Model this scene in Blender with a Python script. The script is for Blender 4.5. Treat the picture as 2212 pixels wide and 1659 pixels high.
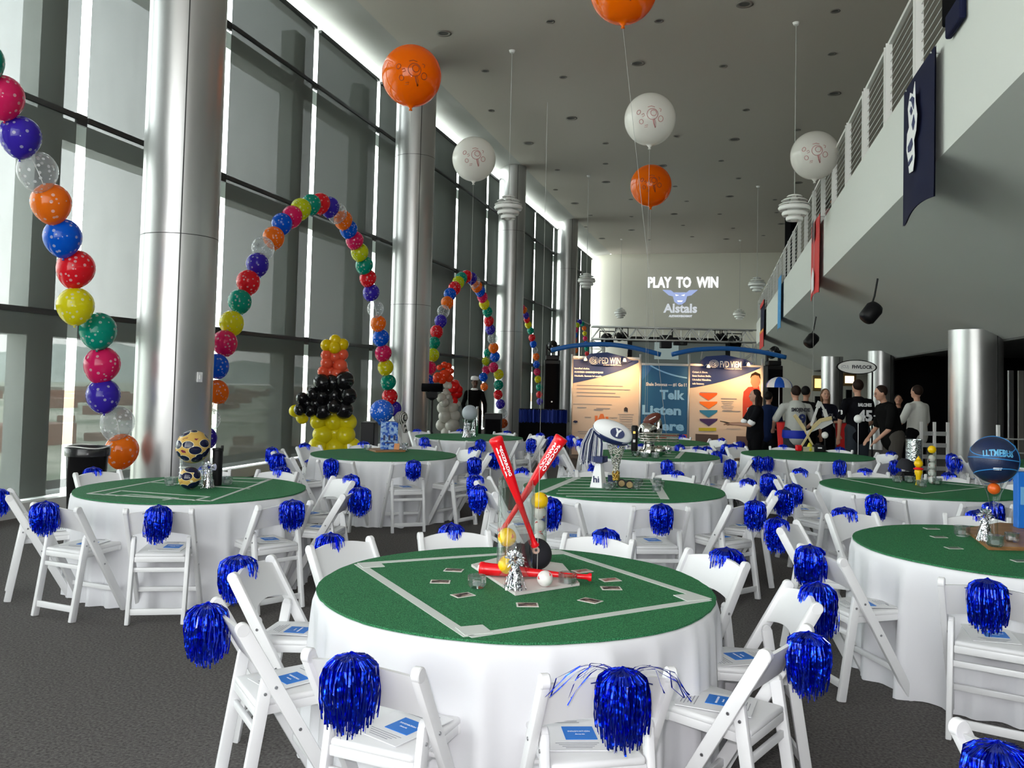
import bpy, bmesh, math, random
from mathutils import Vector as V, Matrix as M
import numpy as np
random.seed(7)
PI=math.pi; rad=math.radians
scene=bpy.context.scene
for o in list(bpy.data.objects): bpy.data.objects.remove(o,do_unlink=True)
C=scene.collection

# ---------------------------------------------------------------- camera
W_,H_=2212.,1659.; FP=1880.; CZ=1.69
_y,_p,_r=rad(13.2),rad(2.5),rad(1.35)
FW=V((-math.sin(_y)*math.cos(_p),math.cos(_y)*math.cos(_p),math.sin(_p)))
_s=V((math.cos(_y),math.sin(_y),0)); _u=_s.cross(FW)
RT=_s*math.cos(_r)+_u*math.sin(_r); UP=-_s*math.sin(_r)+_u*math.cos(_r)
CY=742.94
cam=bpy.data.cameras.new('camera'); co=bpy.data.objects.new('camera',cam); C.objects.link(co)
co.matrix_world=M(((RT.x,UP.x,-FW.x,0),(RT.y,UP.y,-FW.y,0),(RT.z,UP.z,-FW.z,CZ),(0,0,0,1)))
cam.sensor_width=36; cam.lens=FP/W_*36; cam.shift_y=(CY-H_/2)/W_; cam.clip_end=9000; cam.clip_start=.05
scene.camera=co
def ray(x,y): return FW+RT*((x-W_/2)/FP)-UP*((y-CY)/FP)
EYE=V((0,0,CZ))
def atz(x,y,z):
    d=ray(x,y); return EYE+d*((z-CZ)/d.z)
def atd(x,y,D): return EYE+ray(x,y)*D          # D metres along the optical axis
def atx(x,y,X):
    d=ray(x,y); return EYE+d*(X/d.x)
def aty(x,y,Y):
    d=ray(x,y); return EYE+d*(Y/d.y)

# ---------------------------------------------------------------- world and lights
w=bpy.data.worlds.new('World'); scene.world=w; w.use_nodes=True
nt=w.node_tree; nt.nodes.clear()
out=nt.nodes.new('ShaderNodeOutputWorld'); bg=nt.nodes.new('ShaderNodeBackground')
tc=nt.nodes.new('ShaderNodeTexCoord'); sp=nt.nodes.new('ShaderNodeSeparateXYZ'); cr=nt.nodes.new('ShaderNodeValToRGB')
nt.links.new(tc.outputs['Generated'],sp.inputs[0]); nt.links.new(sp.outputs['Z'],cr.inputs[0])
cr.color_ramp.elements[0].position=0.0; cr.color_ramp.elements[0].color=(.885,.90,.87,1)
cr.color_ramp.elements[1].position=.6; cr.color_ramp.elements[1].color=(.82,.88,.90,1)
nt.links.new(cr.outputs[0],bg.inputs[0]); bg.inputs[1].default_value=6.2
nt.links.new(bg.outputs[0],out.inputs[0])
scene.view_settings.view_transform='Standard'; scene.view_settings.look='None'
scene.view_settings.exposure=0.70; scene.view_settings.gamma=1; scene.view_settings.use_curve_mapping=False
# the photographer's flash
fl=bpy.data.lights.new('camera_flash','POINT'); fl.energy=105; fl.color=(1,.95,.985); fl.shadow_soft_size=.03
fo=bpy.data.objects.new('camera_flash',fl); C.objects.link(fo); fo.location=(-.06,-.02,CZ+.10)

# ---------------------------------------------------------------- helpers
def tag(o,label=None,cat=None,group=None,kind=None):
    if label: o['label']=label
    if cat: o['category']=cat
    if group: o['group']=group
    if kind: o['kind']=kind
    return o
def empty(name,loc=(0,0,0),rz=0,label=None,cat=None,group=None):
    o=bpy.data.objects.new(name,None); C.objects.link(o); o.location=loc; o.rotation_euler=(0,0,rz)
    o.empty_display_size=.1
    return tag(o,label,cat,group)
class MB:
    """collects shapes and links them as one mesh object"""
    def __init__(s): s.v=[];s.f=[];s.m=[];s.mi=0
    def raw(s,vs,fs):
        n=len(s.v); s.v+= [tuple(a) for a in vs]; s.f+=[tuple(n+i for i in f) for f in fs]; s.m+=[s.mi]*len(fs); return s
    def box(s,c,d,R=None,bev=0):
        x,y,z=d[0]/2,d[1]/2,d[2]/2; c=V(c)
        if bev:
            b=min(bev,x*.9,y*.9,z*.9); vs=[];
            bm=bmesh.new(); bmesh.ops.create_cube(bm,size=1)
            for q in bm.verts: q.co=V((q.co.x*d[0],q.co.y*d[1],q.co.z*d[2]))
            bmesh.ops.bevel(bm,geom=list(bm.edges),offset=b,segments=2,affect='EDGES',profile=.5)
            vs=[q.co.copy() for q in bm.verts]; bm.verts.index_update()
            fs=[[q.index for q in f.verts] for f in bm.faces]; bm.free()
        else:
            vs=[V((i,j,k)) for i in(-x,x) for j in(-y,y) for k in(-z,z)]
            fs=[(0,1,3,2),(4,6,7,5),(0,4,5,1),(2,3,7,6),(0,2,6,4),(1,5,7,3)]
        if R is not None: vs=[R@v for v in vs]
        return s.raw([v+c for v in vs],fs)
    def bar(s,a,b,w,h,side=(1,0,0),bev=0):
        """box beam from a to b; w along side, h the other way"""
        a=V(a);b=V(b);z=(b-a);L=z.length;z.normalize();x=V(side);x=(x-z*x.dot(z)).normalized();y=z.cross(x)
        R=M((x,y,z)).transposed()
        return s.box((a+b)/2,(w,h,L),R,bev)
    def tube(s,pts,r,n=8,cap=True,closed=False):
        pts=[V(p) for p in pts];m=len(pts)
        rs=r if isinstance(r,(list,tuple)) else [r]*m
        vs=[];pn=None
        for i,p in enumerate(pts):
            t=(pts[min(i+1,m-1)]-pts[max(i-1,0)])
            if closed: t=pts[(i+1)%m]-pts[i-1]
            t.normalize()
            if pn is None:
                a=V((0,0,1)) if abs(t.z)<.9 else V((1,0,0)); pn=(a-t*a.dot(t)).normalized()
            else:
                q=pn-t*pn.dot(t); pn=q.normalized() if q.length>1e-6 else pn
            bn=t.cross(pn)
            for k in range(n):
                a=2*PI*k/n; vs.append(p+(pn*math.cos(a)+bn*math.sin(a))*rs[i])
        fs=[]
        R=m if closed else m-1
        for i in range(R):
            for k in range(n):
                a=i*n+k;b=i*n+(k+1)%n;c=((i+1)%m)*n+(k+1)%n;d=((i+1)%m)*n+k
                fs.append((a,b,c,d))
        if cap and not closed: fs+= [tuple(range(n-1,-1,-1)),tuple((m-1)*n+k for k in range(n))]
        return s.raw(vs,fs)
    def lathe(s,prof,n=24,c=(0,0,0),R=None,sx=1,sy=1,cap=True):
        c=V(c);vs=[];fs=[]
        for r,z in prof:
            for k in range(n):
                a=2*PI*k/n; v=V((r*math.cos(a)*sx,r*math.sin(a)*sy,z))
                if R is not None: v=R@v
                vs.append(c+v)
        for i in range(len(prof)-1):
            for k in range(n): fs.append((i*n+k,i*n+(k+1)%n,(i+1)*n+(k+1)%n,(i+1)*n+k))
        if cap:
            if prof[0][0]>1e-5: fs.append(tuple(range(n-1,-1,-1)))
            if prof[-1][0]>1e-5: fs.append(tuple((len(prof)-1)*n+k for k in range(n)))
        return s.raw(vs,fs)
    def ball(s,c,r,n=16,m=10,R=None):
        rr=(r,r,r) if not isinstance(r,(tuple,list)) else r
        vs=[];c=V(c)
        fs=[]
        vs.append(V((0,0,-rr[2])))
        for i in range(1,m):
            t=-PI/2+PI*i/m
            for k in range(n):
                a=2*PI*k/n; vs.append(V((rr[0]*math.cos(t)*math.cos(a),rr[1]*math.cos(t)*math.sin(a),rr[2]*math.sin(t))))
        vs.append(V((0,0,rr[2])))
        for k in range(n): fs.append((0,1+(k+1)%n,1+k))
        for i in range(m-2):
            for k in range(n): fs.append((1+i*n+k,1+i*n+(k+1)%n,1+(i+1)*n+(k+1)%n,1+(i+1)*n+k))
        L=len(vs)-1
        for k in range(n): fs.append((1+(m-2)*n+k,1+(m-2)*n+(k+1)%n,L))
        if R is not None: vs=[R@v for v in vs]
        return s.raw([v+c for v in vs],fs)
    def caps(s,a,b,ra,rb,n=12,sc=(1,1,1)):
        """tapered capsule"""
        a=V(a);b=V(b);z=b-a;L=max(z.length,1e-4);z.normalize()
        x=V((1,0,0)) if abs(z.x)<.9 else V((0,1,0)); x=(x-z*x.dot(z)).normalized(); y=z.cross(x)
        R=M((x,y,z)).transposed()
        pr=[]
        for i in range(5): t=-PI/2+PI/2*i/4; pr.append((max(ra*math.cos(t),1e-4),ra*math.sin(t)))
        for i in range(5): t=PI/2*i/4; pr.append((max(rb*math.cos(t),1e-4),L+rb*math.sin(t)))
        return s.lathe(pr,n,a,R,cap=True)
    def prism(s,poly,th,Mx=None):
        """polygon in XY extruded by th along +Z, transformed by Mx"""
        n=len(poly); vs=[V((p[0],p[1],0)) for p in poly]+[V((p[0],p[1],th)) for p in poly]
        fs=[tuple(range(n-1,-1,-1)),tuple(range(n,2*n))]+[(i,(i+1)%n,n+(i+1)%n,n+i) for i in range(n)]
        if Mx is not None: vs=[Mx@v for v in vs]
        return s.raw(vs,fs)
    def mesh(s,name,mats,smooth=False):
        me=bpy.data.meshes.new(name); me.from_pydata(s.v,[],s.f)
        for m in (mats if isinstance(mats,(list,tuple)) else [mats]): me.materials.append(m)
        me.polygons.foreach_set('material_index',s.m)
        if smooth is True: me.polygons.foreach_set('use_smooth',[True]*len(s.f))
        elif smooth: # angle limited
            me.polygons.foreach_set('use_smooth',[True]*len(s.f)); me.update()
            try: me.set_sharp_from_angle(angle=smooth)
            except Exception: pass
        me.update(); return me
    def build(s,name,mats,parent=None,smooth=False,loc=None,rz=None):
        o=bpy.data.objects.new(name,s.mesh(name,mats,smooth)); C.objects.link(o)
        if parent: o.parent=parent
        if loc is not None: o.location=loc
        if rz is not None: o.rotation_euler=(0,0,rz)
        return o
def RX(a): return M.Rotation(a,3,'X')
def RY(a): return M.Rotation(a,3,'Y')
def RZ(a): return M.Rotation(a,3,'Z')
def frame(loc,x,y):
    """4x4 with axes x,y (z=x cross y) at loc"""
    x=V(x).normalized(); y=V(y); y=(y-x*y.dot(x)).normalized(); z=x.cross(y)
    return M(((x.x,y.x,z.x,loc[0]),(x.y,y.y,z.y,loc[1]),(x.z,y.z,z.z,loc[2]),(0,0,0,1)))
def link(me,name,parent=None,loc=None,rz=None):
    o=bpy.data.objects.new(name,me); C.objects.link(o)
    if parent: o.parent=parent
    if loc is not None: o.location=loc
    if rz is not None: o.rotation_euler=(0,0,rz)
    return o
_kids={}
def copy_tree(root):
    """a thing and each of its parts and sub-parts"""
    r=root.copy(); C.objects.link(r)
    for ch in list(root.children):
        c=ch.copy(); C.objects.link(c); c.parent=r
        for g in list(ch.children):
            d=g.copy(); C.objects.link(d); d.parent=c
    return r
def text(name,s,size,mat,parent,mx,depth=.002,width=None,bold=0,align='CENTER',space=1):
    """lettering mesh; mx maps its XY plane into the parent's space"""
    cu=bpy.data.curves.new(name,'FONT'); cu.body=s; cu.size=size; cu.extrude=depth; cu.align_x=align; cu.align_y='CENTER'
    cu.offset=bold; cu.space_character=space; cu.resolution_u=2
    t=bpy.data.objects.new(name,cu); C.objects.link(t)
    dg=bpy.context.evaluated_depsgraph_get(); me=bpy.data.meshes.new_from_object(t.evaluated_get(dg))
    bpy.data.objects.remove(t,do_unlink=True)
    xs=[v.co.x for v in me.vertices]
    if width and xs:
        k=width/(max(xs)-min(xs)); me.transform(M.Diagonal((k,1,1,1)))
    me.transform(mx); me.materials.clear(); me.materials.append(mat)
    o=bpy.data.objects.new(name,me); C.objects.link(o)
    if parent: o.parent=parent
    return o

# ---------------------------------------------------------------- materials
def mat(name,col,rough=.5,metal=0,spec=.5,**k):
    m=bpy.data.materials.new(name); m.use_nodes=True; b=m.node_tree.nodes['Principled BSDF']
    b.inputs['Base Color'].default_value=(*col,1); b.inputs['Roughness'].default_value=rough; b.inputs['Metallic'].default_value=metal
    b.inputs['Specular IOR Level'].default_value=spec
    for kk,vv in k.items():
        kk=kk.replace('_',' ')
        if kk in b.inputs: b.inputs[kk].default_value=vv
    return m
def nd(m,t,**k):
    n=m.node_tree.nodes.new(t)
    for a,b in k.items(): setattr(n,a,b)
    return n
def lk(m,a,b): m.node_tree.links.new(a,b)
def bsdf(m): return m.node_tree.nodes['Principled BSDF']
def noise_col(m,c1,c2,scale,detail=3,coord='Object',lo=.35,hi=.65,stretch=None):
    tc=nd(m,'ShaderNodeTexCoord'); no=nd(m,'ShaderNodeTexNoise'); no.inputs['Scale'].default_value=scale; no.inputs['Detail'].default_value=detail
    src=tc.outputs[coord]
    if stretch:
        mp=nd(m,'ShaderNodeMapping'); mp.inputs['Scale'].default_value=stretch; lk(m,src,mp.inputs[0]); src=mp.outputs[0]
    cr=nd(m,'ShaderNodeValToRGB'); cr.color_ramp.elements[0].position=lo; cr.color_ramp.elements[1].position=hi
    cr.color_ramp.elements[0].color=(*c1,1); cr.color_ramp.elements[1].color=(*c2,1)
    lk(m,src,no.inputs['Vector']); lk(m,no.outputs['Fac'],cr.inputs[0]); lk(m,cr.outputs[0],bsdf(m).inputs['Base Color'])
    return no
def bump(m,scale,strength,dist=.01,coord='Object',stretch=None,kind='ShaderNodeTexNoise'):
    tc=nd(m,'ShaderNodeTexCoord'); no=nd(m,kind); no.inputs['Scale'].default_value=scale
    src=tc.outputs[coord]
    if stretch:
        mp=nd(m,'ShaderNodeMapping'); mp.inputs['Scale'].default_value=stretch; lk(m,src,mp.inputs[0]); src=mp.outputs[0]
    bp=nd(m,'ShaderNodeBump'); bp.inputs['Strength'].default_value=strength; bp.inputs['Distance'].default_value=dist
    lk(m,src,no.inputs['Vector']); lk(m,no.outputs[0],bp.inputs['Height']); lk(m,bp.outputs[0],bsdf(m).inputs['Normal'])
def emis(name,col,s):
    m=bpy.data.materials.new(name); m.use_nodes=True; n=m.node_tree.nodes; n.clear()
    e=n.new('ShaderNodeEmission'); e.inputs[0].default_value=(*col,1); e.inputs[1].default_value=s
    o=n.new('ShaderNodeOutputMaterial'); m.node_tree.links.new(e.outputs[0],o.inputs[0]); return m
chair_white=mat('chair_resin',(.78,.78,.79),.32)
vinyl=mat('seat_vinyl',(.76,.76,.77),.38); bump(vinyl,60,.12,.002)
bolt_m=mat('bolt_steel',(.45,.45,.47),.3,1)
cloth_m=mat('tablecloth_white',(.74,.74,.77),.75,spec=.25); bump(cloth_m,9,.12,.01)
turf=mat('turf',(.012,.14,.045),.65,spec=.25); _n=noise_col(turf,(.004,.09,.03),(.075,.36,.15),260,2,'Object',.40,.74); bump(turf,330,.8,.004)
tape_m=mat('white_tape',(.60,.63,.60),.6); bump(tape_m,120,.2,.002)
foil_blue=mat('foil_blue',(.004,.045,.80),.26,1)
def crinkle(m,sc,st):
    tc=nd(m,'ShaderNodeTexCoord'); no=nd(m,'ShaderNodeTexNoise'); no.inputs['Scale'].default_value=sc; no.inputs['Detail'].default_value=1
    bp=nd(m,'ShaderNodeBump'); bp.inputs['Strength'].default_value=st; bp.inputs['Distance'].default_value=.01
    lk(m,tc.outputs['Object'],no.inputs['Vector']); lk(m,no.outputs[0],bp.inputs['Height']); lk(m,bp.outputs[0],bsdf(m).inputs['Normal'])
crinkle(foil_blue,38,.85); bsdf(foil_blue).inputs['Coat Weight'].default_value=.7; bsdf(foil_blue).inputs['Coat Roughness'].default_value=.12
foil_navy=mat('foil_navy',(.01,.02,.14),.4,.3)
foil_silver=mat('foil_silver',(.85,.86,.9),.12,1); crinkle(foil_silver,60,.9)
chrome=mat('chrome_tint',(.75,.73,.68),.12,1); crinkle(chrome,18,.5)
gold=mat('gold_beads',(.75,.5,.12),.25,1)
paper=mat('paper_white',(.78,.78,.80),.6)
print_blue=mat('print_blue',(.0,.16,.62),.5)
ink=mat('ink_dark',(.03,.03,.04),.6); ink_grey=mat('ink_grey',(.30,.30,.34),.6); ink_white=mat('ink_white',(.85,.85,.86),.5); ink_navy=mat('ink_navy',(.01,.02,.10),.5)
carpet=mat('carpet',(.07,.066,.066),.95,spec=.1); noise_col(carpet,(.078,.072,.071),(.172,.160,.155),70,5,'Object',.34,.68); bump(carpet,300,.6,.01)
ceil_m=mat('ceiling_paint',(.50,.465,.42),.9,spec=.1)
wall_m=mat('wall_paint',(.76,.745,.66),.85,spec=.2); bump(wall_m,30,.05,.005)
balc_m=mat('balcony_paint',(.65,.665,.635),.8,spec=.2)
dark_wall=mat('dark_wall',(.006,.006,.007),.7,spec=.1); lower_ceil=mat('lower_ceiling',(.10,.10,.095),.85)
steel_frame=mat('window_frame_grey',(.75,.78,.75),.5,.2); bar_dark=mat('dark_bar',(.025,.027,.027),.5)
metal_panel=mat('column_aluminium',(.56,.56,.56),.32,.8); bump(metal_panel,5,.03,.01,'Object',(1,1,.05))
lamp_white=mat('lamp_enamel',(.85,.85,.83),.35)
black=mat('black_plastic',(.008,.008,.009),.45,spec=.2); black_gloss=mat('black_gloss',(.008,.008,.009),.12); black_cloth=mat('black_cloth',(.004,.004,.005),.9,spec=.05)
alu=mat('aluminium',(.60,.61,.60),.35,.45); string_m=mat('string_grey',(.45,.45,.43),.6)
wood=mat('wood_board',(.32,.15,.05),.45); noise_col(wood,(.20,.09,.03),(.40,.20,.08),6,4,'Object',.3,.7,(1,12,12))
red_m=mat('red_plastic',(.72,.005,.012),.25); red_cloth=mat('red_cloth',(.62,.01,.01),.8)
yellow_ball=mat('yellow_ball',(.88,.55,.0),.4); white_leather=mat('white_leather',(.78,.75,.73),.4)
red_thread=mat('red_thread',(.6,.03,.03),.6)
def glass_mat(name,tint=(1,1,1),edge=.35,base=.04,pw=4):
    m=bpy.data.materials.new(name); m.use_nodes=True; n=m.node_tree.nodes; n.clear()
    o=n.new('ShaderNodeOutputMaterial'); mx=n.new('ShaderNodeMixShader'); t=n.new('ShaderNodeBsdfTransparent'); g=n.new('ShaderNodeBsdfGlossy'); lw=n.new('ShaderNodeLayerWeight')
    t.inputs[0].default_value=(*tint,1); g.inputs['Roughness'].default_value=.03; lw.inputs[0].default_value=.5
    p=n.new('ShaderNodeMath'); p.operation='POWER'; p.inputs[1].default_value=pw
    q=n.new('ShaderNodeMath'); q.operation='MULTIPLY_ADD'; q.inputs[1].default_value=edge; q.inputs[2].default_value=base
    L=m.node_tree.links; L.new(lw.outputs['Facing'],p.inputs[0]); L.new(p.outputs[0],q.inputs[0]); L.new(q.outputs[0],mx.inputs[0]); L.new(t.outputs[0],mx.inputs[1]); L.new(g.outputs[0],mx.inputs[2]); L.new(mx.outputs[0],o.inputs[0]); return m
glass=glass_mat('clear_glass',(.95,.97,.96),.7,.04,3); cut_glass=glass_mat('cut_glass',(.88,.90,.91),.6,.28,2); win_glass=glass_mat('window_glass',(.96,.99,.98),.4,.02,6)
blueglass=mat('blue_painted_glass',(.10,.28,.62),.15); 
def shade_mat():
    m=bpy.data.materials.new('mesh_shade'); m.use_nodes=True; n=m.node_tree.nodes; n.clear(); L=m.node_tree.links
    o=n.new('ShaderNodeOutputMaterial'); mx=n.new('ShaderNodeMixShader'); t=n.new('ShaderNodeBsdfTransparent')
    a=n.new('ShaderNodeAddShader'); d=n.new('ShaderNodeBsdfDiffuse'); tr=n.new('ShaderNodeBsdfTranslucent')
    d.inputs[0].default_value=(.10,.108,.10,1); tr.inputs[0].default_value=(.006,.0065,.006,1)
    # open weave: how much one sees through falls with the viewing angle, slightly mottled
    lw=n.new('ShaderNodeLayerWeight'); lw.inputs[0].default_value=.5
    inv=n.new('ShaderNodeMath'); inv.operation='SUBTRACT'; inv.inputs[0].default_value=1
    pw=n.new('ShaderNodeMath'); pw.operation='POWER'; pw.inputs[1].default_value=5.4
    ml=n.new('ShaderNodeMath'); ml.operation='MULTIPLY'; ml.inputs[1].default_value=.72
    tc=n.new('ShaderNodeTexCoord'); mp=n.new('ShaderNodeMapping'); mp.inputs['Scale'].default_value=(1,6,1.2); no=n.new('ShaderNodeTexNoise'); no.inputs['Scale'].default_value=1.2; no.inputs['Detail'].default_value=5
    mr=n.new('ShaderNodeMapRange'); mr.inputs['To Min'].default_value=.82; mr.inputs['To Max'].default_value=1.15
    m2=n.new('ShaderNodeMath'); m2.operation='MULTIPLY'
    L.new(lw.outputs['Facing'],inv.inputs[1]); L.new(inv.outputs[0],pw.inputs[0]); L.new(pw.outputs[0],ml.inputs[0])
    L.new(tc.outputs['Object'],mp.inputs[0]); L.new(mp.outputs[0],no.inputs['Vector']); L.new(no.outputs['Fac'],mr.inputs['Value']); L.new(ml.outputs[0],m2.inputs[0]); L.new(mr.outputs[0],m2.inputs[1])
    L.new(d.outputs[0],a.inputs[0]); L.new(tr.outputs[0],a.inputs[1]); L.new(m2.outputs[0],mx.inputs[0]); L.new(a.outputs[0],mx.inputs[1]); L.new(t.outputs[0],mx.inputs[2]); L.new(mx.outputs[0],o.inputs[0])
    return m
shade_m=shade_mat()
BC={'magenta':(.78,.02,.16),'indigo':(.06,.03,.50),'clear':None,'orange':(.90,.22,.01),'blue':(.0,.13,.72),'red':(.80,.015,.03),'yellow':(.78,.72,.01),'teal':(.0,.36,.26),'lime':(.62,.68,.01),'rust':(.5,.1,.02)}
def balloon_mat(name,col,stars=True,clear=False,trans=.38,scale=6.3,rough=.12):
    m=bpy.data.materials.new(name); m.use_nodes=True; n=m.node_tree.nodes; L=m.node_tree.links
    b=n['Principled BSDF']; o=n['Material Output']
    b.inputs['Roughness'].default_value=rough; b.inputs['Base Color'].default_value=(*col,1)
    tc=n.new('ShaderNodeTexCoord'); vo=n.new('ShaderNodeTexVoronoi'); vo.inputs['Scale'].default_value=scale; vo.inputs['Randomness'].default_value=.9
    lt=n.new('ShaderNodeMath'); lt.operation='LESS_THAN'; lt.inputs[1].default_value=.27 if stars else 0
    L.new(tc.outputs['Object'],vo.inputs['Vector']); L.new(vo.outputs['Distance'],lt.inputs[0])
    mc=n.new('ShaderNodeMix'); mc.data_type='RGBA'; mc.inputs[6].default_value=(*col,1)
    mc.inputs[7].default_value=(.8*.6+col[0]*.4,.8*.6+col[1]*.4,.82*.6+col[2]*.4,1) if not clear else (.85,.86,.88,1)
    L.new(lt.outputs[0],mc.inputs[0]); L.new(mc.outputs[2],b.inputs['Base Color'])
    mx=n.new('ShaderNodeMixShader')
    if clear:
        t=n.new('ShaderNodeBsdfTransparent'); t.inputs[0].default_value=(.93,.94,.95,1)
        lw=n.new('ShaderNodeLayerWeight'); lw.inputs[0].default_value=.35
        ad=n.new('ShaderNodeMath'); ad.operation='MULTIPLY_ADD'; ad.inputs[1].default_value=.45; ad.use_clamp=True
        a2=n.new('ShaderNodeMath'); a2.operation='MULTIPLY_ADD'; a2.inputs[1].default_value=.6; a2.inputs[2].default_value=.12
        L.new(lw.outputs['Facing'],a2.inputs[0]); L.new(lt.outputs[0],ad.inputs[0]); L.new(a2.outputs[0],ad.inputs[2])
        L.new(ad.outputs[0],mx.inputs[0]); L.new(t.outputs[0],mx.inputs[1]); L.new(b.outputs[0],mx.inputs[2])
    else:
        t=n.new('ShaderNodeBsdfTranslucent'); L.new(mc.outputs[2],t.inputs[0]); mx.inputs[0].default_value=trans
        L.new(b.outputs[0],mx.inputs[1]); L.new(t.outputs[0],mx.inputs[2])
    L.new(mx.outputs[0],o.inputs[0]); return m
BM={k:(balloon_mat('balloon_'+k,v) if v else balloon_mat('balloon_clear',(.62,.64,.66),True,True)) for k,v in BC.items()}

# ================================================================ the room
CEIL=8.9; YB=48.0; Y0=-5.0
def wx(y): return -8.2+.032*y            # the window wall runs slightly inward
def struct(mb,name,m,smooth=False): o=mb.build(name,m,None,smooth); o['kind']='structure'; return o
struct(MB().box((2,22,-.1),(24,56,.2)),'floor',carpet)
struct(MB().prism([(wx(Y0)+.95,Y0),(12,Y0),(12,YB+.2),(wx(YB)+.95,YB+.2)],.2,M.Translation((0,0,CEIL))),'ceiling',ceil_m)
struct(MB().box((2.6,YB+.1,CEIL/2),(20,.2,CEIL)),'wall_far',wall_m)
struct(MB().box((2,Y0-.1,.5),(22,.2,1.0)),'wall_near',wall_m); struct(MB().box((8.2,Y0-.1,CEIL/2),(9,.2,CEIL)),'wall_near_right',wall_m)
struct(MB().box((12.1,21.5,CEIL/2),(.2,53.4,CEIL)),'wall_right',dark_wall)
# cove sloping from the ceiling edge down to the clerestory slot
cv=MB()
vs=[]
for y in (Y0,YB):
    vs+= [(wx(y)+1.0,y,CEIL+.02),(wx(y)+.05,y,CEIL-.10),(wx(y)+.05,y,CEIL+.2),(wx(y)+1.0,y,CEIL+.2)]
cv.raw(vs,[(0,1,5,4),(1,2,6,5),(2,3,7,6),(3,0,4,7),(0,3,2,1),(4,5,6,7)]); struct(cv,'trim_1',mat('cove_paint',(.46,.46,.44),.7))
# low curb under the glazing
def wallbox(mb,y0,y1,dx0,dx1,z0,z1):
    mb.raw([(wx(y)+dx,y,z) for y in (y0,y1) for dx in (dx0,dx1) for z in (z0,z1)],
           [(0,1,3,2),(4,6,7,5),(0,4,5,1),(2,3,7,6),(0,2,6,4),(1,5,7,3)]); return mb
struct(wallbox(MB(),Y0,YB,-.35,.16,-.1,.16),'baseboard_left',mat('curb_white',(.62,.63,.62),.5))
struct(wallbox(MB(),Y0,YB,-.75,.0,CEIL+.02,CEIL+.3),'trim_2',steel_frame)
# window bays: shades over a steel grid outside, open slots between the shades
posts=[-2.8,.25,3.3,6.35,9.4,12.5,15.45,18.45,21.4,24.2,27.25,30.5,33.9,37.4,40.8,44.0,47.2]
TR=[2.42,4.92,7.42]
for i in range(len(posts)-1):
    a,b=posts[i]+.085,posts[i+1]-.085
    w_=bpy.data.objects.new('window_%d'%(i+1),None); C.objects.link(w_); w_['kind']='structure'; w_.location=(wx((a+b)/2),(a+b)/2,0)
    def put(mb,name,m):
        o=mb.build(name,m,w_); 
        for v in o.data.vertices: v.co-=w_.location
        o['kind']='structure'; return o
    lv=[.16]+TR+[8.50]
    for k in range(4):
        s_=put(MB().raw([(wx(y),y,z) for y,z in ((a,lv[k]+.02),(b,lv[k]+.02),(b,lv[k+1]-.03),(a,lv[k+1]-.03))],[(0,1,2,3)]),'window_shade',shade_m)
    hb=MB(); hb.mi=0
    for z in TR: wallbox(hb,a,b,-.01,.035,z-.045,z+.02)
    wallbox(hb,a,b,-.01,.06,8.47,8.53)
    put(hb,'hem_bar',bar_dark)
    fr=MB()
    for z in TR: wallbox(fr,a-.085,b+.085,-.52,-.18,z-.30,z-.02)
    wallbox(fr,b-.46,b-.05,-.44,-.16,.0,8.3)
    wallbox(fr,a-.085,b+.085,-.6,-.2,-.1,.14)
    put(fr,'window_frame',steel_frame)
    sl=MB()
    for z in TR: wallbox(sl,b,b+.17,-.03,.01,z-.10,z+.04)
    put(sl,'shade_guide',bar_dark)
    put(wallbox(MB(),a-.085,b+.085,-.66,-.65,.0,8.85),'pane',win_glass)

# unseen glazed end behind the camera, added to let soft daylight onto the front
for i in range(3):
    a,b=-8+i*3.9,-8+i*3.9+3.8
    w_=bpy.data.objects.new('window_%d'%(i+21),None); C.objects.link(w_); w_['kind']='structure'
    o=MB().raw([(a,Y0-.05,1.0),(b,Y0-.05,1.0),(b,Y0-.05,8.4),(a,Y0-.05,8.4)],[(0,1,2,3)]).build('window_shade',shade_m,w_); o['kind']='structure'
    m=MB(); m.box((b+.05,Y0-.15,4.9),(.1,.15,8)); [m.box(((a+b)/2,Y0-.15,z),(3.9,.15,.12)) for z in (2.4,4.9,7.4,8.6)]; o=m.build('window_frame',steel_frame,w_); o['kind']='structure'
# balcony along the right
BX=2.08
fas=MB().prism([(BX,3.95),(BX,5.12),(BX+.25,5.12),(BX+.25,4.95),(12,4.95),(12,4.7),(5.2,2.62),(5.0,2.66)],YB-Y0,M(((1,0,0,0),(0,0,-1,YB),(0,1,0,0),(0,0,0,1))))
struct(fas,'wall_balcony',balc_m)
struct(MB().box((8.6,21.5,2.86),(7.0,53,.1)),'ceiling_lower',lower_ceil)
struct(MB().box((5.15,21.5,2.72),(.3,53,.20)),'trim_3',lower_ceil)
struct(MB().box((9.0,26,6.9),(.2,44,3.9)),'wall_upper',mat('upper_wall',(.10,.10,.09),.8))
rail=empty('balcony_railing',(BX+.08,20,5.12),0,'white metal railing with cables along the balcony edge','railing')
mb=MB().bar((0,-24,1.09),(0,27.9,1.09),.05,.05); mb.build('handrail',lamp_white,rail)
pm=MB(); pm.bar((-.02,-.07,0),(-.02,-.07,1.08),.08,.014); pm.bar((-.02,.07,0),(-.02,.07,1.08),.08,.014); pm.box((0,0,.03),(.1,.18,.04)); pme=pm.mesh('railing_post',lamp_white)
y=-22.0
while y<27.5: link(pme,'railing_post',rail,(0,y,0)); y+=1.75
cm=MB()
for k in range(9): cm.tube([(0,-24,.10+.105*k),(0,27.9,.10+.105*k)],.006,5)
cm.build('cables',alu,rail)

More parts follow.
